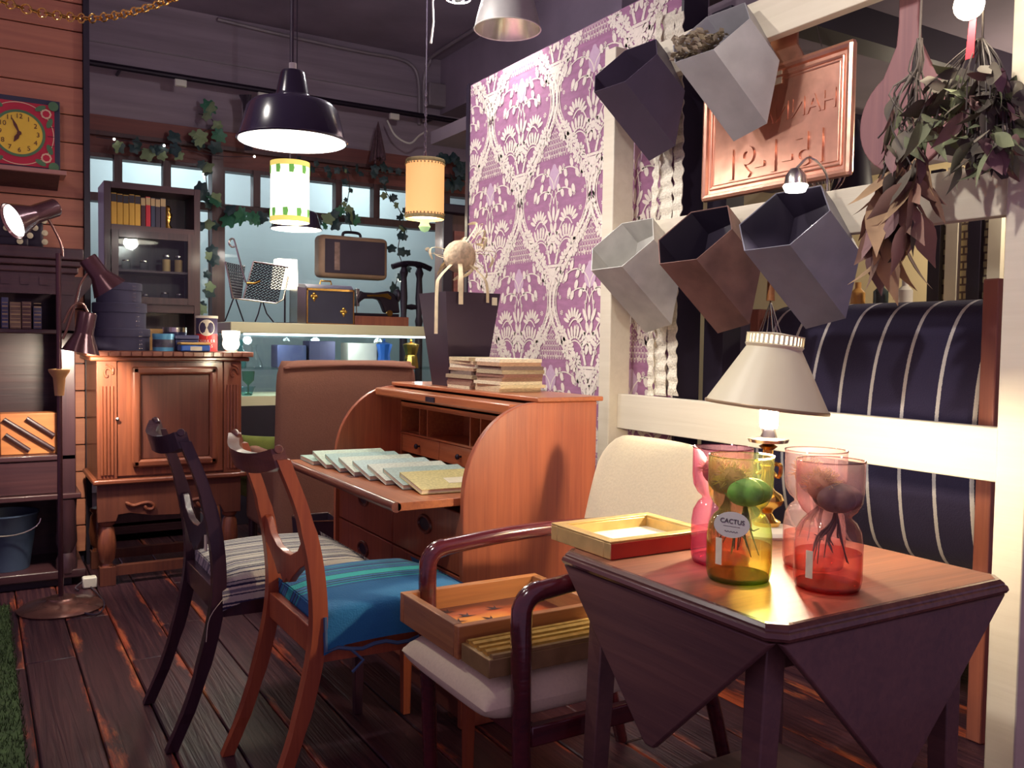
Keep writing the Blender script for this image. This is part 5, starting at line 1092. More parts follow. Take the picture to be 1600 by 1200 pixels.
MB().lathe([(.0001, 0), (.03, 0), (.03, .006), (.0001, .006)], (0, 0, 0), 20).build('foot', m_cream, lt); MB().lathe([(.02, .0065), (.034, .016), (.042, .035), (.038, .06), (.043, .085), (.043, .102), (.0001, .104)], (0, 0, 0), 24).build('glass_globe', litshade('lantern_glow', (255, 248, 224), 3.0), lt, smooth=60)
bulb('lantern_light', (ony(361, 546, 4.5).x, 4.44, 1.17), 1.2, (1, .92, .76), .03)
# ================================================================== BOOKCASE BEHIND
bk = thing('bookcase', 'dark bookcase with open top shelf and glazed doors', 'bookcase', (.86, 5.55, 0))
X0, X1, Y0, Y1 = .605, 1.118, 5.40, 5.68
for a in (X0, X1 - .035): MB().bb(a, a + .035, Y0, Y1, 0, 2.02).build('side_panel', m_darkwood, bk, bevel=.002)
MB().bb(X0 + .036, X1 - .036, Y1 - .012, Y1, 0, 2.02).build('back_panel', m_darkwood, bk)
for z0, z1 in ((1.985, 2.02), (1.755, 1.785), (1.525, 1.537), (1.30, 1.345), (1.05, 1.07), (.5, .52), (.04, .08)): MB().bb(X0 + .0355, X1 - .0355, Y0, Y1 - .013, z0, z1).build('shelf', m_darkwoodx, bk)
dg = MB(); 
for a, b_, c_, d in ((X0 + .036, X0 + .072, 1.346, 1.754), (X1 - .072, X1 - .036, 1.346, 1.754), (X0 + .073, X1 - .073, 1.346, 1.385), (X0 + .073, X1 - .073, 1.715, 1.754)): dg.bb(a, b_, Y0 - .016, Y0 - .001, c_, d)
dg = dg.build('door_frame', m_darkwood, bk); MB().bb(X0 + .073, X1 - .073, Y0 - .01, Y0 - .007, 1.386, 1.714).build('door_glass', m_glass, dg)
MB().bb(X0 + .036, X1 - .036, Y0 + .02, Y0 + .04, .1, 1.04).build('lower_panel', m_darkwood, bk)
bc = [(206, 160, 72)] * 5 + [(70, 40, 52), (190, 44, 62), (58, 62, 86), (60, 52, 70), (66, 56, 72)]
bmats = {}
xx = .643
for i, c in enumerate(bc):
    w = .031 if i < 5 else (.026, .027, .025, .027, .03)[i - 5]; h = .175 - .005 * (i > 4) - .003 * (i % 3)
    m = bmats.setdefault(c, mat('book_%d' % len(bmats), c, .7, 0, .12)); t = thing('book', ('yellow cloth book, ' + ['first', 'second', 'third', 'fourth', 'fifth'][min(i, 4)] + ' from the end panel nearer the cedar wall' if i < 5 else ['dark brown', 'red', 'blue grey', 'dark plum', 'charcoal'][i - 5] + ' book next to the yellow row on the top shelf'), 'book', (xx + w / 2, 5.48, 1.785), 'books on the bookcase top shelf')
    MB().bb(xx, xx + w - .0015, 5.42, 5.55, 1.7852, 1.785 + h).build('cover', m, t, bevel=.003); MB().bb(xx + .001, xx + w - .0025, 5.4185, 5.4198, 1.785 + h * .72, 1.785 + h * .97).build('title_patch', m_black if i < 5 else gm2, t); xx += w
fg = ony(262, 330, 5.47); tag(MB().lathe([(.0001, 0), (.028, 0), (.024, .012), (.012, .03), (.02, .06), (.026, .085), (.014, .10), (.018, .115), (.012, .132), (.0001, .138)], (fg.x, 5.47, 1.7852), 14).build('figurine', m_brass, smooth=60), 'small gilt figurine beside the books', 'figurine')
for i, (px, z, h, r, c) in enumerate(((260, 1.5372, .10, .026, 'j'), (279, 1.5372, .10, .026, 'j'), (197, 1.5372, .06, .024, 'g'), (225, 1.5372, .06, .024, 'g'), (227, 1.3452, .06, .022, 'a'), (257, 1.3452, .075, .024, 'g'), (280, 1.3452, .07, .024, 'g'))):
    x = ony(px, 420, 5.5).x; t = thing('glass_jar', ['first', 'second', 'short', 'other short', 'amber', 'tall clear', 'plain clear'][i] + ' glass jar behind the bookcase door', 'jar', (x, 5.5, z), 'jars in the bookcase'); local(t)
    MB().lathe([(.0001, 0), (r, 0), (r, h * .85), (r * .8, h * .9)], (0, 0, 0), 18, caps=False).build('jar_glass', m_glass, t); MB().lathe([(.0001, h * .9), (r * .85, h * .9), (r * .85, h), (.0001, h)], (0, 0, 0), 18).build('jar_lid', m_steel, t)
    if c != 'g': MB().lathe([(.0001, .004), (r - .003, .004), (r - .003, h * .75), (.0001, h * .75)], (0, 0, 0), 16).build('contents', mat('jar_fill_%d' % i, (214, 170, 120), .8), t)
# ================================================================== DISPLAY CASE
CX0, CX1, CY0, CY1 = 1.33, 2.95, 5.56, 6.06
dc = thing('display_case', 'glass display counter with cream top and dark base', 'display case', (2.1, 5.8, 0))
m_cream2 = mat('ivory_counter', (224, 220, 186), .5, 0, .03)
MB().bb(CX0, CX1, CY0, CY1, 1.195, 1.262).build('counter_top', m_cream2, dc, bevel=.005)
MB().bb(CX0 + .01, CX1 - .01, CY0 + .01, CY1 - .01, 0, .74).build('base', m_black, dc)
MB().bb(CX0 + .01, CX1 - .01, CY0 + .01, CY1 - .01, .741, .80).build('case_floor', m_cream2, dc)
MB().bb(CX0 + .02, CX1 - .02, CY0 + .05, CY1 - .03, .965, .972).build('glass_shelf', m_glass, dc)
MB().bb(CX0 + .012, CX1 - .012, CY0 + .012, CY0 + .018, .801, 1.194).build('front_glass', m_glass, dc)
MB().bb(CX0 + .012, CX0 + .018, CY0 + .02, CY1 - .02, .801, 1.194).build('side_glass', m_glass, dc)
MB().bb(CX0 + .012, CX1 - .012, CY1 - .018, CY1 - .012, .801, 1.194).build('back_glass', m_glass, dc)
for x in (CX0 + .008, CX1 - .008): MB().bb(x - .006, x + .006, CY0 + .004, CY0 + .016, .801, 1.194).build('corner_post', m_steel, dc)
MB().bb(CX0 + .1, CX1 - .1, CY0 + .06, CY0 + .09, 1.182, 1.1945).build('light_strip', emit('display_strip_light', (235, 248, 255), 5), dc)
for x in (1.65, 2.15, 2.65): bulb('display_light', (x, 5.68, 1.15), 2.2, (.86, .95, 1), .03)
items = [('decanter', 'clear glass decanter on the case shelf', 397, m_glass, [(.0001, 0), (.055, 0), (.05, .03), (.018, .10), (.014, .13), (.022, .15), (.0001, .15)], .9722), ('teal_bottle', 'teal glass bottle on the case shelf', 377, glass('teal_glass', (.35, .8, .78)), [(.0001, 0), (.03, 0), (.028, .1), (.012, .13), (.012, .18), (.0001, .18)], .9722), ('moka_pot', 'brass stovetop coffee pot in the display case', 642, m_brass, [(.0001, 0), (.055, 0), (.045, .08), (.04, .09), (.06, .165), (.0001, .185), (.012, .19), (.0001, .205)], .9722), ('moka_pot', 'blue enamel coffee pot beside the brass one', 600, m_tb2, [(.0001, 0), (.055, 0), (.04, .09), (.058, .165), (.0001, .185), (.012, .19), (.0001, .205)], .9722), ('glass_goblet', 'green glass goblet at the front of the case floor', 388, glass('green_glass2', (.4, .75, .6)), [(.0001, 0), (.03, 0), (.005, .01), (.005, .06), (.035, .09), (.04, .15)], .8012), ('glass_dish', 'aqua glass dish on the case floor', 380, glass('aqua_glass', (.5, .8, .85)), [(.0001, 0), (.03, 0), (.05, .05), (.055, .055)], .8012)]
for nm, lb, px, m, pf, z in items:
    x = ony(px, 560, 5.75).x; tag(MB().lathe(pf, (x, 5.75 if 'dish' not in nm else 5.66, z), 10 if 'moka' in nm else 22, caps=False).build(nm, m, smooth=30), lb, nm.split('_')[-1])
for i, (a, b_, h, c) in enumerate(((430, 475, .15, (60, 70, 110)), (480, 520, .18, (66, 64, 96)), (540, 585, .17, (200, 198, 190)), (590, 600, .12, (70, 110, 150)))):
    x0, x1 = ony(a, 560, 5.85).x, ony(b_, 560, 5.85).x; tag(MB().bb(x0, x1, 5.80, 5.95, .9722, .9722 + h).build('storage_box', mat('case_box_%d' % i, c, .6), bevel=.004), ['navy', 'indigo', 'off white', 'slim blue'][i] + ' box standing on the case shelf', 'box', 'boxes in the display case')
# ---- on top of the case
ZT = 1.2625
bx = thing('vanity_box', 'navy vanity box with gold edges and crest clasps on the counter', 'box', (2.03, 5.8, ZT))
xa, xb = ony(479, 480, 5.72).x, ony(553, 480, 5.72).x; zb = ony(516, 452, 5.72).z
MB().bb(xa, xb, 5.72, 5.93, ZT, zb).build('box_body', m_navy, bx, bevel=.004)
MB().hexa([(xa - .05, 5.76, ZT), (xa - .001, 5.725, ZT), (xa - .001, 5.92, ZT), (xa - .05, 5.93, ZT), (xa - .05, 5.76, zb + .01), (xa - .001, 5.725, zb), (xa - .001, 5.92, zb), (xa - .05, 5.93, zb + .01)]).build('side_flap', m_steel, bx)
for a, b_, c_, d in ((xa, xb, zb - .012, zb + .002), (xa, xb, ZT, ZT + .008), (xa, xa + .008, ZT, zb), (xb - .008, xb, ZT, zb)): MB().bb(a, b_, 5.714, 5.7195, c_, d).build('gold_edge', m_brass, bx)
MB().prism([(5.72, zb + .0025), (5.93, zb + .0025), (5.90, zb + .04), (5.76, zb + .03)], lambda u, v, d: Vector((d, u, v)), xa, xb).build('lid', m_gbl, bx, bevel=.004)
xm = (xa + xb) / 2; MB().tube([(xm - .04, 5.82, zb + .036), (xm - .035, 5.82, zb + .06), (xm + .035, 5.82, zb + .06), (xm + .04, 5.82, zb + .036)], .006, 8).build('handle', m_brass, bx)
for px, py in ((491, 463), (537, 487)):
    p = ony(px, py, 5.716); b = MB()
    for du, dv in ((0, .016), (0, -.016), (.014, 0), (-.014, 0), (0, 0)): b.ball(p + Vector((du, 0, dv)), .012, 8, (1, .35, 1))
    b.tube([p + Vector((0, 0, -.02)), p + Vector((0, 0, -.035))], .004, 6); b.build('crest_clasp', m_brass, bx)
# sewing machine
sm = thing('sewing_machine', 'old black and gold sewing machine on wooden base', 'sewing machine', (2.4, 5.8, ZT)); SY = 5.72
def sp_(x, y): p = ony(x, y, SY); return (p.x, p.z)
a, b_ = sp_(553, 490), sp_(638, 492); MB().bb(a[0] + .005, b_[0], SY - .01, SY + .2, ZT, ZT + .065).build('wooden_base', m_redw, sm, bevel=.004)
zb2 = ZT + .066
MB().bb(a[0] + .01, b_[0] - .06, SY + .02, SY + .14, zb2, zb2 + .02).build('bed', m_iron, sm, bevel=.004)
arm = [(568, 453), (573, 456), (590, 457), (612, 454), (622, 459), (628, 472), (630, 489), (607, 489), (602, 476), (598, 468), (590, 466), (575, 466), (569, 470), (564, 476), (562, 465)]
MB().prism([sp_(*p) for p in arm], lambda u, v, d: Vector((u, d, max(v, zb2 + .0205))), SY + .05, SY + .11).build('arm', m_iron, sm, bevel=.012, seg=3)
MB().prism([sp_(*p) for p in ((577, 460), (592, 460), (610, 458), (616, 464), (614, 468), (604, 464), (590, 463), (578, 463))], lambda u, v, d: Vector((u, d, v)), SY + .045, SY + .049).build('gold_decoration', m_brass, sm)
hw_ = sp_(629, 462); MB().lathe([(.0001, -.012), (.045, -.012), (.05, 0), (.045, .012), (.0001, .012)], (hw_[0] - .01, SY + .08, hw_[1]), 20, Matrix.Rotation(PI / 2, 3, 'Y')).build('hand_wheel', m_iron, sm)
fc = sp_(564, 462); MB().bb(fc[0] - .012, fc[0] + .012, SY + .055, SY + .105, fc[1] - .07, fc[1] + .05).build('face_plate', m_steel, sm, bevel=.003); MB().cyl((fc[0], SY + .08, fc[1] - .07), (fc[0], SY + .08, zb2 + .02), .004).build('needle_bar', m_steel, sm)
bo = sp_(611, 485); MB().cyl((bo[0], SY + .02, bo[1] - .02), (bo[0], SY + .04, bo[1] - .02), .022).build('shuttle_cover', m_brass, sm)
# magazine rack
mr = thing('magazine_rack', 'pierced black metal magazine rack on wire legs', 'magazine rack', (1.55, 5.8, ZT)); RY = 5.75
def hexsheet(c4, nm):
    b = MB(); A, B_, C_, D_ = [Vector(p) for p in c4]; nu, nv = 12, 9
    P_ = lambda u, v: A.lerp(B_, u).lerp(D_.lerp(C_, u), v)
    for i in range(nu + 1): b.tube([P_(i / nu, 0), P_(i / nu, 1)], .0028, 4)
    for j in range(nv + 1): b.tube([P_(0, j / nv), P_(1, j / nv)], .0028, 4)
    for i in range(nu):
        for j in range(nv): b.tube([P_((i + .2) / nu, (j + .8) / nv), P_((i + .8) / nu, (j + .2) / nv)], .0035, 4)
    return b.build(nm, m_iron, mr)
o_ = lambda x, y, yy: ony(x, y, RY) + Vector((0, yy, 0))
hexsheet((o_(353, 410, 0), o_(362, 466, 0), o_(384, 467, .12), o_(390, 414, .12)), 'pierced_sheet')
hexsheet((o_(395, 411, -.02), o_(380, 465, -.02), o_(435, 472, .02), o_(447, 417, .02)), 'pierced_sheet')
for pts in ([(351, 409), (363, 466), (380, 468), (430, 474), (441, 468), (449, 432)], [(395, 409), (379, 466)], [(395, 409), (449, 418)]): MB().tube([o_(x, y, -.02) for x, y in pts], .006, 8).build('rim_wire', m_steel, mr)
MB().tube(catmull([o_(382, 442, -.03)] + [o_(x, y, -.03) for x, y in ((376, 420), (370, 397), (366, 382), (363, 374), (358, 375), (356, 381), (360, 386), (365, 386))], 4), .006, 8).build('hand_loop', m_steel, mr)
MB().tube(catmull([o_(x, y, -.05) for x, y in ((382, 443), (395, 443), (403, 440))], 4), .008, 8).build('hand_loop', m_brass, mr)
for k, pts in enumerate(([(364, 467), (351, 496)], [(368, 468), (380, 498)], [(408, 470), (403, 490), (398, 499)], [(410, 472), (416, 490), (427, 499)])):
    q = [o_(x, y, -.01) for x, y in pts]; q[-1].z = ZT + .006; MB().tube(q, .0045, 6).build('wire_leg', m_iron, mr)
# small table lamp and upturned chair
tp = ony(444, 496, 6.0); sl = thing('small_lamp', 'small lamp with lit white square shade on the counter', 'lamp', (tp.x, 5.98, ZT))
za, zb_ = ony(444, 452, 5.98).z, ony(444, 405, 5.98).z; xl, xr = ony(426, 430, 5.98).x, ony(463, 430, 5.98).x
MB().hexa([(xl, 5.93, za), (xr, 5.93, za), (xr, 6.04, za), (xl, 6.04, za), (xl + .02, 5.94, zb_), (xr - .004, 5.94, zb_), (xr - .004, 6.03, zb_), (xl + .02, 6.03, zb_)]).build('shade', litshade('small_shade_glow', (255, 248, 226), 2.0), sl, bevel=.006)
MB().cyl((tp.x, 5.985, ZT + .012), (tp.x, 5.985, za), .006).build('stem', m_iron, sl); MB().bb(tp.x - .06, tp.x + .06, 5.95, 6.03, ZT, ZT + .012).build('base', m_iron, sl)
hs = thing('turned_rack', 'dark turned wooden rack standing behind the sewing machine', 'rack', (ony(640, 500, 6.4).x, 6.4, 0))
xs = [ony(p, 450, 6.4).x for p in (631, 655)]
for i, x in enumerate(xs):
    z1 = ony(650, 415, 6.4).z; MB().lathe([(.03, 0), (.03, 1.2), (.02, 1.25), (.032, 1.32), (.022, 1.36), (.03, 1.5), (.022, z1 - .1), (.034, z1 - .06), (.02, z1 - .02), (.045, z1), (.02, z1 + .02)], (x, 6.4, 0), 16).build('turned_post', m_iron, hs)
MB().tube([(xs[0], 6.4, 1.43), ((xs[0] + xs[1]) / 2, 6.4, 1.43), (xs[1], 6.4, 1.43)], [.012, .024, .012], 10).build('cross_bar', m_iron, hs)
MB().tube(catmull([(xs[0] - .1, 6.4, z1 - .02), (xs[0], 6.4, z1 + .01), (xs[1], 6.4, z1 + .01), (xs[1] + .1, 6.4, z1 - .02)], 4), .022, 8).build('top_bar', m_iron, hs)
# hanging suitcase
sy = 6.98; s0, s1 = ony(497, 362, sy), ony(608, 442, sy); xa, xb = ony(500, 400, sy).x, ony(607, 400, sy).x; z1, z0 = ony(552, 369, sy).z, ony(552, 435, sy).z
sc2 = thing('suitcase', 'old dark suitcase with tan leather edges hanging at the window', 'suitcase', ((xa + xb) / 2, sy, z0))
MB().bb(xa, xb, sy, sy + .17, z0, z1).build('case_body', mat('tan_leather_edge', (166, 132, 108), .6, 0, .2), sc2, bevel=.04, seg=3)
MB().bb(xa + .04, xb - .035, sy - .006, sy - .0005, z0 + .036, z1 - .036).build('case_front', mat('dark_canvas', (62, 48, 66), .6, 0, .2, 3), sc2, bevel=.02)
MB().bb(xa + .12, xa + .165, sy - .008, sy - .0065, z0 + .06, z1 - .06).build('worn_strap', mat('pale_strap', (150, 120, 112), .8, 0, .4, 20), sc2)
MB().tube(catmull([((xa + xb) / 2 - .08, sy + .08, z1 - .002), ((xa + xb) / 2 - .06, sy + .08, z1 + .035), ((xa + xb) / 2 + .06, sy + .08, z1 + .035), ((xa + xb) / 2 + .08, sy + .08, z1 - .002)], 4), .012, 8).build('handle', m_black, sc2)
tag(MB().tube([((xa + xb) / 2, sy + .08, z1 + .03), ((xa + xb) / 2, 7.13, 2.17), ((xa + xb) / 2, 7.19, 2.19)], .004, 6).build('hanging_hook', m_iron), 'thin iron hook holding the suitcase', 'hook')
# brown wardrobe edge beside the papered wall
wd = thing('wardrobe', 'brown panelled wardrobe beside the end of the papered wall', 'wardrobe', (3.35, 5.2, 0))
wx0, wx1 = ony(690, 450, 5.0).x, ony(760, 450, 5.0).x; wz = ony(700, 335, 5.0).z
MB().bb(wx0, wx1 + .1, 5.0, 5.1, 0, wz).build('carcass', m_mull, wd); MB().bb(wx0 - .05, wx1 + .12, 4.95, 5.12, wz, wz + .06).build('cornice', m_iron, wd, bevel=.01)
MB().bb(wx0 + .08, wx1, 4.985, 4.999, .3, wz - .1).build('door_panel', m_band, wd, bevel=.004); MB().bb(wx0, wx0 + .06, 4.98, 4.999, 0, wz).build('stile', m_iron, wd)
# ================================================================== TAN CHAIR, GREEN CHAIR, BIN
m_tan = mat('brown_velour', (134, 90, 72), .95, 0, .06, 160, (1, 1, 1), .15)
tc_ = thing('wing_chair', 'tall brown upholstered chair seen from behind', 'armchair', (1.47, 4.1, 0))
def tanf(u, v, s):
    a, c = u * 2 - 1, v * 2 - 1; t = pill(a, 9) * pill(c, 9); z = .60 + .46 * c; hw = .335 + .02 * (.5 - .5 * c) - .02 * max(0, (c - .8) / .2) ** 2
    return Vector((1.478 + a * hw, 3.93 - s * .06 * t - .012 * (1 - a * a) * (s > 0), z))
cushion(tanf).build('backrest', m_tan, tc_, smooth=80)
tp_ = [Vector((1.478 + a * .318, 3.868 + .02 * abs(a) ** 6, 1.030 + .012 * (1 - a * a))) for a in [-1 + 2 * i / 20 for i in range(21)]]; MB().tube(tp_, .0075, 8).build('piping', mat('brown_piping', (124, 78, 62), .9), tc_)
def rollf(u, v): a = u * 2 - 1; an = PI * v; return Vector((1.478 + a * .315, 3.935 - .062 * math.cos(an), 1.028 + .036 * math.sin(an) * pill(a, 8)))
MB().grid(rollf, 24, 8).build('top_roll', m_tan, tc_, smooth=80)
MB().bb(1.18, 1.78, 4.0, 4.55, .25, .45).build('seat', m_tan, tc_, bevel=.04, seg=3)
for x in (1.15, 1.74): MB().bb(x, x + .07, 4.0, 4.5, .25, .62).build('arm', m_tan, tc_, bevel=.025, seg=3)
for x in (1.18, 1.76):
    for y in (3.95, 4.48): MB().cyl((x, y, 0), (x, y, .26), .014, .02).build('leg', m_darkwood, tc_)
m_green = mat('olive_green_velvet', (112, 122, 56), .95, 0, .2, 12)
gx_, gy_ = 1.50, 5.02; gc = local(thing('tub_chair', 'olive green velvet tub chair behind the carved cabinet', 'armchair', (gx_, gy_, 0)))
def tub(u, v):
    a = PI * (.08 + .84 * u) + PI; r = .27; t = v * 2 * PI; return Vector(((r + .05 * math.cos(t)) * math.cos(a), (r + .05 * math.cos(t)) * math.sin(a), .50 + .13 * math.sin(t)))
MB().grid(tub, 24, 14).build('back_roll', m_green, gc, smooth=80); MB().lathe([(.0001, .28), (.24, .28), (.26, .32), (.26, .40), (.22, .44), (.0001, .45)], (0, 0, 0), 28).build('seat', m_green, gc, smooth=60)
for a in range(4): MB().cyl((.18 * math.cos(a * PI / 2 + .8), .18 * math.sin(a * PI / 2 + .8), 0), (.18 * math.cos(a * PI / 2 + .8), .18 * math.sin(a * PI / 2 + .8), .29), .013, .018).build('leg', m_darkwood, gc)
bx_ = ony(497, 860, 3.64); wb_ = local(thing('waste_bin', 'black folded metal bin between the dining chairs and the desk', 'bin', (bx_.x, 3.66, 0)))
zr = ony(497, 812, 3.6).z; hw = .075; b = MB(); top = [(-hw * 1.15, -.07, zr), (hw, -.07, zr - .01), (hw, .07, zr), (-hw * 1.15, .07, zr)]; bot = [(-hw * .8, -.05, 0), (hw * .8, -.05, 0), (hw * .8, .05, 0), (-hw * .8, .05, 0)]
for k in range(4): l = (k + 1) % 4; b.add([bot[k], bot[l], top[l], top[k]], [(0, 1, 2, 3)])
b.add(bot, [(3, 2, 1, 0)]); b.build('bin_body', m_plant, wb_, smooth=0, solid=.003); MB().tube([Vector(p) for p in top], .003, 6, True).build('rim_wire', m_steel, wb_)
# ================================================================== PENDANT LAMPS
def cord(t, p): MB().tube([p, Vector((p.x, p.y, 3.655))], .004, 6).build('cord', m_cable, t); MB().lathe([(.03, 3.63), (.03, 3.659), (.0001, 3.659)], (p.x, p.y, 0), 14).build('ceiling_rose', m_black, t)
m_enam = mat('black_enamel', (48, 40, 62), .2, 0, .05, coat=.5)
def enamel(label, px, py, dep, r):
    c_ = atd(px, py, dep); t = thing('enamel_pendant', label, 'lamp', c_, 'black enamel pendant lamps'); s = r / .2
    P = [(.2, 0), (.198, .008), (.168, .118), (.15, .138), (.085, .150), (.068, .162), (.062, .175), (.046, .25), (.04, .26), (.0001, .262)]
    sh = MB().lathe([(a * s, b_ * s) for a, b_ in P], c_, 48, caps=False).build('shade', m_enam, t, smooth=35)
    MB().lathe([(a * s * .985, b_ * s - .003) for a, b_ in P[:5]] + [(.0001, .145 * s)], c_, 48, caps=False).build('white_lining', E_inner, sh, smooth=60)
    MB().lathe([(.203 * s, -.003), (.206 * s, .002), (.203 * s, .007), (.2 * s, .002)], c_, 48, caps=False).build('rim', m_enam, sh)
    MB().cyl(c_ + Vector((0, 0, .262 * s)), c_ + Vector((0, 0, .29 * s)), .014 * s).build('cable_grip', m_whitepl, t); cord(t, c_ + Vector((0, 0, .29 * s)))
    MB().ball(c_ + Vector((0, 0, .05 * s)), .035 * s, 16).build('bulb', E_white, t)
    bulb('enamel_pendant_light', c_ + Vector((0, 0, -.01)), 16 * s, (1, .95, .86), .05); return t
enamel('large black enamel pendant lamp over the dining chairs', 457, 221, 3.34, .2)
enamel('smaller black enamel pendant lamp near the hanging suitcase', 463, 358, 6.15, .172)
def drum(name, label, px, py, dep, r, h, m):
    c_ = atd(px, py, dep); t = thing(name, label, 'lamp', c_ - Vector((0, 0, h / 2)))
    sh = MB().lathe([(r, -h / 2), (r, h / 2), (r - .003, h / 2), (r - .003, -h / 2)], c_, 40, caps=False).build('shade', m, t, smooth=60)
    MB().lathe([(.0001, -h / 2 + .012), (r - .004, -h / 2 + .01)], c_, 32, caps=False).build('diffuser', litshade('diffuser_' + name, (255, 246, 214), 3), sh); cord(t, c_ + Vector((0, 0, h / 2 - .02)))
    for k in range(3): a = 2 * PI * k / 3; MB().tube([c_ + Vector((0, 0, h / 2 - .02)), c_ + Vector(((r - .002) * math.cos(a), (r - .002) * math.sin(a), h / 2 - .004))], .002, 5).build('spider', m_steel, t)
    bulb(name + '_light', c_ + Vector((0, 0, -h / 2 - .04)), 9, (1, .86, .62), .05); return t, sh, c_
t, sh, c_ = drum('leaf_drum_pendant', 'glowing white drum pendant with green leaf pattern', 453, 301, 4.9, .105, .33, litshade('white_drum_glow', (255, 253, 236), 1.15))
for z in (-.151, .151): MB().lathe([(.1065, z - .014), (.1065, z + .014)], c_, 40, caps=False).build('yellow_band', litshade('yellow_band_glow', (250, 226, 120), .75), sh)
m_lg = litshade('leaf_print_glow', (120, 190, 90), .55)
for k in range(9):
    for z in (-.115, .118):
        a = 2 * PI * k / 9 + (.3 if z > 0 else 0); d = Vector((math.cos(a), math.sin(a), 0)); r_ = Vector((-d.y, d.x, 0)); p = c_ + d * .1068 + Vector((0, 0, z)); MB().add([p + (r_ * u + Vector((0, 0, v))) for u, v in ((-.012, -.022), (.010, -.024), (.016, .0), (.012, .022), (-.014, .02))], [(0, 1, 2, 3, 4)]).build('leaf_print', m_lg, sh)
t, sh, c_ = drum('orange_drum_pendant', 'orange fabric drum pendant with beaded trims', 664, 296, 5.0, .108, .31, litshade('orange_drum_glow', (255, 190, 120), .8, (224, 150, 100)))
m_trim = mat('olive_braid', (150, 132, 92), .9, 0, .2, 60)
for z in (-.155, .155):
    MB().lathe([(.109, z - .012), (.112, z), (.109, z + .010)], c_, 40, caps=False).build('braid_trim', m_trim, sh); b = MB()
    for k in range(34): a = 2 * PI * k / 34; b.ball(c_ + Vector((.1105 * math.cos(a), .1105 * math.sin(a), z + (.015 if z < 0 else -.018))), .0055, 6)
    b.build('bead_fringe', m_trim, sh)
MB().lathe([(.0001, -.24), (.022, -.232), (.034, -.21), (.024, -.19), (.03, -.17), (.0001, -.165)], c_, 14).build('green_glass_drop', litshade('green_drop', (190, 236, 170), .5), t, smooth=50)
ch = MB()
for k in range(14): p = c_ + Vector((0, 0, .17 + k * .028)); ch.tube([p + Vector((.007 * math.cos(a) if k % 2 else 0, .007 * math.cos(a) if not k % 2 else 0, .018 * math.sin(a))) for a in [2 * PI * i / 10 for i in range(10)]], .002, 4, True)
ch.build('hanging_chain', m_steel, t)
c_ = atd(793, 46, 4.2); t = thing('bell_pendant', 'silver aluminium bell pendant near the papered wall', 'lamp', c_); P = [(.158, 0), (.150, .04), (.125, .13), (.085, .22), (.05, .29), (.04, .36), (.0001, .362)]
sh = MB().lathe(P, c_, 48, caps=False).build('shade', mat('white_aluminium', (206, 202, 196), .45, .3), t, smooth=60); MB().lathe([(a * .985, b_ - .002) for a, b_ in P], c_, 48, caps=False).build('polished_lining', mat('polished_lining', (226, 220, 204), .18, .9, .1), sh, smooth=60)
MB().tube([c_ + Vector((.158 * math.cos(a), .158 * math.sin(a), 0)) for a in [2 * PI * k / 48 for k in range(48)]], .003, 6, True).build('rim', m_whitepl, sh); MB().ball(c_ + Vector((0, 0, .16)), .045, 16).build('bulb', E_white, t); cord(t, c_ + Vector((0, 0, .36)))
spot('bell_pendant_light', c_ + Vector((0, 0, .1)), c_ + Vector((.0, 0, -1)), 35, 100, (1, .95, .86), .05)
c_ = atd(716, -2, 4.6); t = thing('glass_pendant', 'clear glass ring pendant close to the ceiling', 'lamp', c_); MB().lathe([(.066, 0), (.06, .05), (.035, .12), (.02, .15)], c_, 32, caps=False).build('shade', m_glass, t); MB().tube([c_ + Vector((.066 * math.cos(a), .066 * math.sin(a), 0)) for a in [2 * PI * k / 32 for k in range(32)]], .004, 6, True).build('rim', m_whitepl, t); cord(t, c_ + Vector((0, 0, .15))); MB().ball(c_ + Vector((0, 0, .03)), .022, 12).build('bulb', E_white, t); bulb('glass_pendant_light', c_ + Vector((0, 0, .03)), 55, (1, .95, .96), .035)
p = atd(676, 0, 4.6); q = atd(673, 68, 4.6); tag(MB().tube([Vector((p.x, p.y, 3.655)), p, (p + q) / 2 + Vector((.01, 0, 0)), q], [.004, .005, .005, .007], 6).build('pull_cord', m_whitepl), 'pale pull cord hanging from the ceiling', 'cord')
# unseen globes and lights added to brighten the room behind the glass
for x in (1.4, 3.2): bulb('added_back_room_light', (x, 7.75, 2.75), 42, (.95, .98, 1.0), .1)
for i, x in enumerate((1.4, 3.2)):
    t = thing('added_back_room_lamp', 'added unseen globe lamp behind the glass ' + ('near the bookcase' if i == 0 else 'near the orange pendant'), 'lamp', (x, 7.75, 2.9), 'added globes behind the glass'); MB().ball((x, 7.75, 3.0), .07, 14).build('globe', E_white, t); MB().tube([(x, 7.75, 3.0), (x, 7.75, 3.655)], .005, 6).build('stem', m_whitepl, t)
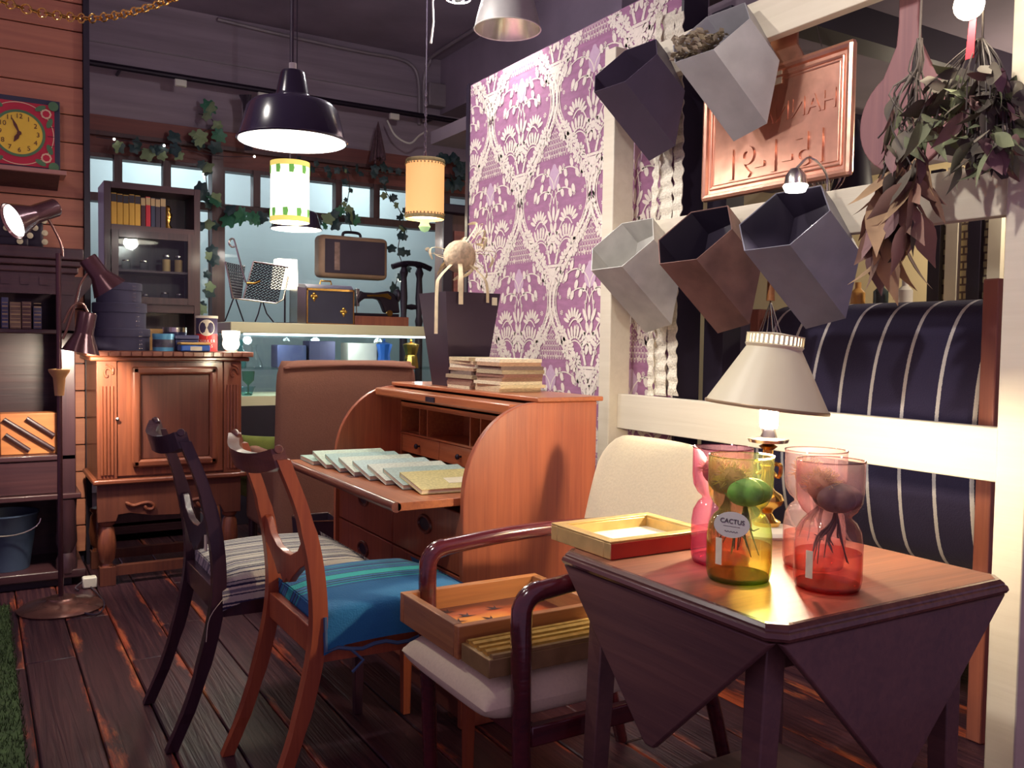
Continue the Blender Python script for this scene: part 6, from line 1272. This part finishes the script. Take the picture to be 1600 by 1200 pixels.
# ================================================================== VINES
def lobed(name, m, n=7, R=1.0):
    b = MB(); pts = []
    for i in range(n * 4):
        a = -PI + 2 * PI * (i + .5) / (n * 4); r = R * (.55 + .45 * math.cos(a / 2) ** .7) * (1 if i % 4 in (1, 2) else .74); pts.append((r * math.cos(a) + R * .35, r * math.sin(a) * .85))
    b.add([Vector((R * .3, 0, .06 * R))] + [Vector((u, v, -.12 * R * abs(v) - .1 * u * u)) for u, v in pts], [(0, i + 1, (i + 1) % len(pts) + 1) for i in range(len(pts))]); return b.mesh(name, m, smooth=0)
VL = {'g': lobed('vine_leaf', m_leafg), 'd': lobed('vine_leaf', m_leafd, 5), 'l': lobed('vine_leaf', mat('pale_leaf', (132, 150, 112), .6, 0, .2, 20), 5)}
def vine(label, px, y, kinds, n, size):
    pts = catmull([ony(a, b_, y) for a, b_ in px], 6); t = thing('trailing_vine', label, 'plant', pts[0]); MB().tube(pts, .004, 5).build('stem', m_stem, t)
    for i in range(n):
        p = pts[int((i + .5) / n * (len(pts) - 1))]; o = bpy.data.objects.new('leaf', VL[kinds[i % len(kinds)]]); COL.objects.link(o); o.parent = t; s = size * random.uniform(.7, 1.2)
        o.location = p - ORG[t.name] + Vector((random.uniform(-.05, .05), -.02 - .02 * random.random(), random.uniform(-.05, .05))); o.rotation_euler = (PI / 2 + random.gauss(0, .4), random.uniform(0, 6.28), random.gauss(0, .4)); o.scale = (s,) * 3
    return t
vine('dark ivy climbing the window post beside the bookcase', [(318, 250), (324, 300), (326, 360), (328, 430), (326, 490)], 7.08, 'ddl', 18, .06)
vine('bright green monstera vine over the magazine rack', [(340, 315), (365, 330), (390, 326), (404, 345), (425, 325), (455, 320)], 7.08, 'gdggg', 9, .09)
vine('ivy clump on the transom beside the drum pendant', [(505, 350), (520, 345), (535, 340), (548, 342), (560, 350)], 7.08, 'dgdl', 14, .06)
vine('thin ivy strand hanging from the window head', [(540, 258), (546, 290), (541, 320), (536, 340)], 7.1, 'dl', 9, .035)
vine('thin ivy strand looping beside the orange pendant', [(588, 270), (606, 305), (622, 325), (630, 345), (620, 360)], 7.1, 'ddl', 12, .04)
vine('dark ivy hanging between the suitcase and the rack', [(628, 360), (622, 390), (628, 415), (618, 445), (612, 458)], 7.1, 'd', 13, .055)
vine('pale fern sprig pinned high on the concrete beam', [(310, 178), (326, 182), (334, 195), (318, 206), (306, 214)], 7.1, 'lgl', 7, .07)
vine('dark foliage along the board under the beam', [(180, 225), (230, 235), (262, 240), (290, 225), (330, 238)], 7.1, 'dld', 16, .06)
vine('dark foliage tangled over the right end of the board', [(470, 262), (520, 262), (560, 265), (600, 272), (640, 275)], 7.1, 'dd', 16, .05)
vine('dark foliage hanging beside the papered wall', [(695, 240), (710, 255), (722, 270), (705, 285), (720, 300)], 7.1, 'dd', 16, .07)
# ================================================================== CHAIN, FAIRY LIGHTS, CABLES, TURF
b = MB(); cp_ = [atd(x, y, 2.6) for x, y in ((-30, -8), (10, 5), (60, 19), (105, 26), (140, 29), (175, 25), (205, 19), (240, 9), (270, -2), (300, -14))]; cpx = catmull(cp_, 8)
for i in range(0, len(cpx) - 2, 2):
    p = (cpx[i] + cpx[i + 2]) / 2; d = (cpx[i + 2] - cpx[i]); L = d.length * .62; d.normalize(); w = d.cross(Vector((0, 0, 1)) if (i // 2) % 2 else Vector((1, .3, 0))).normalized()
    b.tube([p + d * L * math.cos(a) + w * .013 * math.sin(a) for a in [2 * PI * k / 12 for k in range(12)]], .0026, 5, True)
b.tube([cp_[0], Vector((cp_[0].x, cp_[0].y, 3.655))], .003, 5); b.tube([cp_[-1], Vector((cp_[-1].x, cp_[-1].y, 3.655))], .003, 5)
tag(b.build('gold_chain', m_brass), 'gold link chain swagged below the ceiling', 'chain')
fs = thing('fairy_lights', 'string of tiny fairy lights along the beam foliage', 'lights', ony(178, 215, 7.06)); fp = [ony(x, y, 7.06) for x, y in ((150, 214), (178, 218), (218, 222), (256, 228), (300, 236), (345, 244), (397, 245))]
MB().tube(catmull(fp, 4), .003, 5).build('wire', m_cable, fs)
for p in (fp[1], fp[3], fp[6]): MB().ball(p + Vector((0, -.012, 0)), .009, 8).build('tiny_bulb', E_white, fs)
tag(MB().tube(catmull([onz(128, 905, .006), onz(150, 925, .006), onz(163, 945, .006), onz(150, 960, .006), onz(120, 955, .006)], 5), .004, 6).build('power_cable', m_cable), 'thin power cable trailing from the floor lamp', 'cable')
sk = thing('power_adapter', 'white plug adapter beside the cabinet foot', 'adapter', onz(142, 900, 0)); pk = onz(140, 918, 0); MB().bb(pk.x - .03, pk.x + .03, pk.y - .02, pk.y + .03, .001, .05).build('adapter_body', m_whitepl, sk, bevel=.006); MB().tube(catmull([pk + Vector((-.03, 0, .03)), pk + Vector((-.06, -.02, .012)), pk + Vector((-.05, -.05, .005))], 4), .004, 5).build('lead', m_cable, sk)
m_turf = mat('green_turf', (62, 84, 44), .95, 0, .4, 40); b = MB()
b.bb(-.6, .10, .9, 4.30, .0005, .006)
for k in range(9000):
    x, y = random.uniform(-.35, .108), random.uniform(1.9, 4.31); h = random.uniform(.012, .028); dx, dy = random.uniform(-.008, .008), random.uniform(-.008, .008); b.add([(x - .0015, y, .005), (x + .0015, y, .005), (x + dx, y + dy, h)], [(0, 1, 2)])
tag(b.build('artificial_turf', m_turf, smooth=0), 'strip of green artificial turf laid on the boards', 'turf', None, 'stuff')
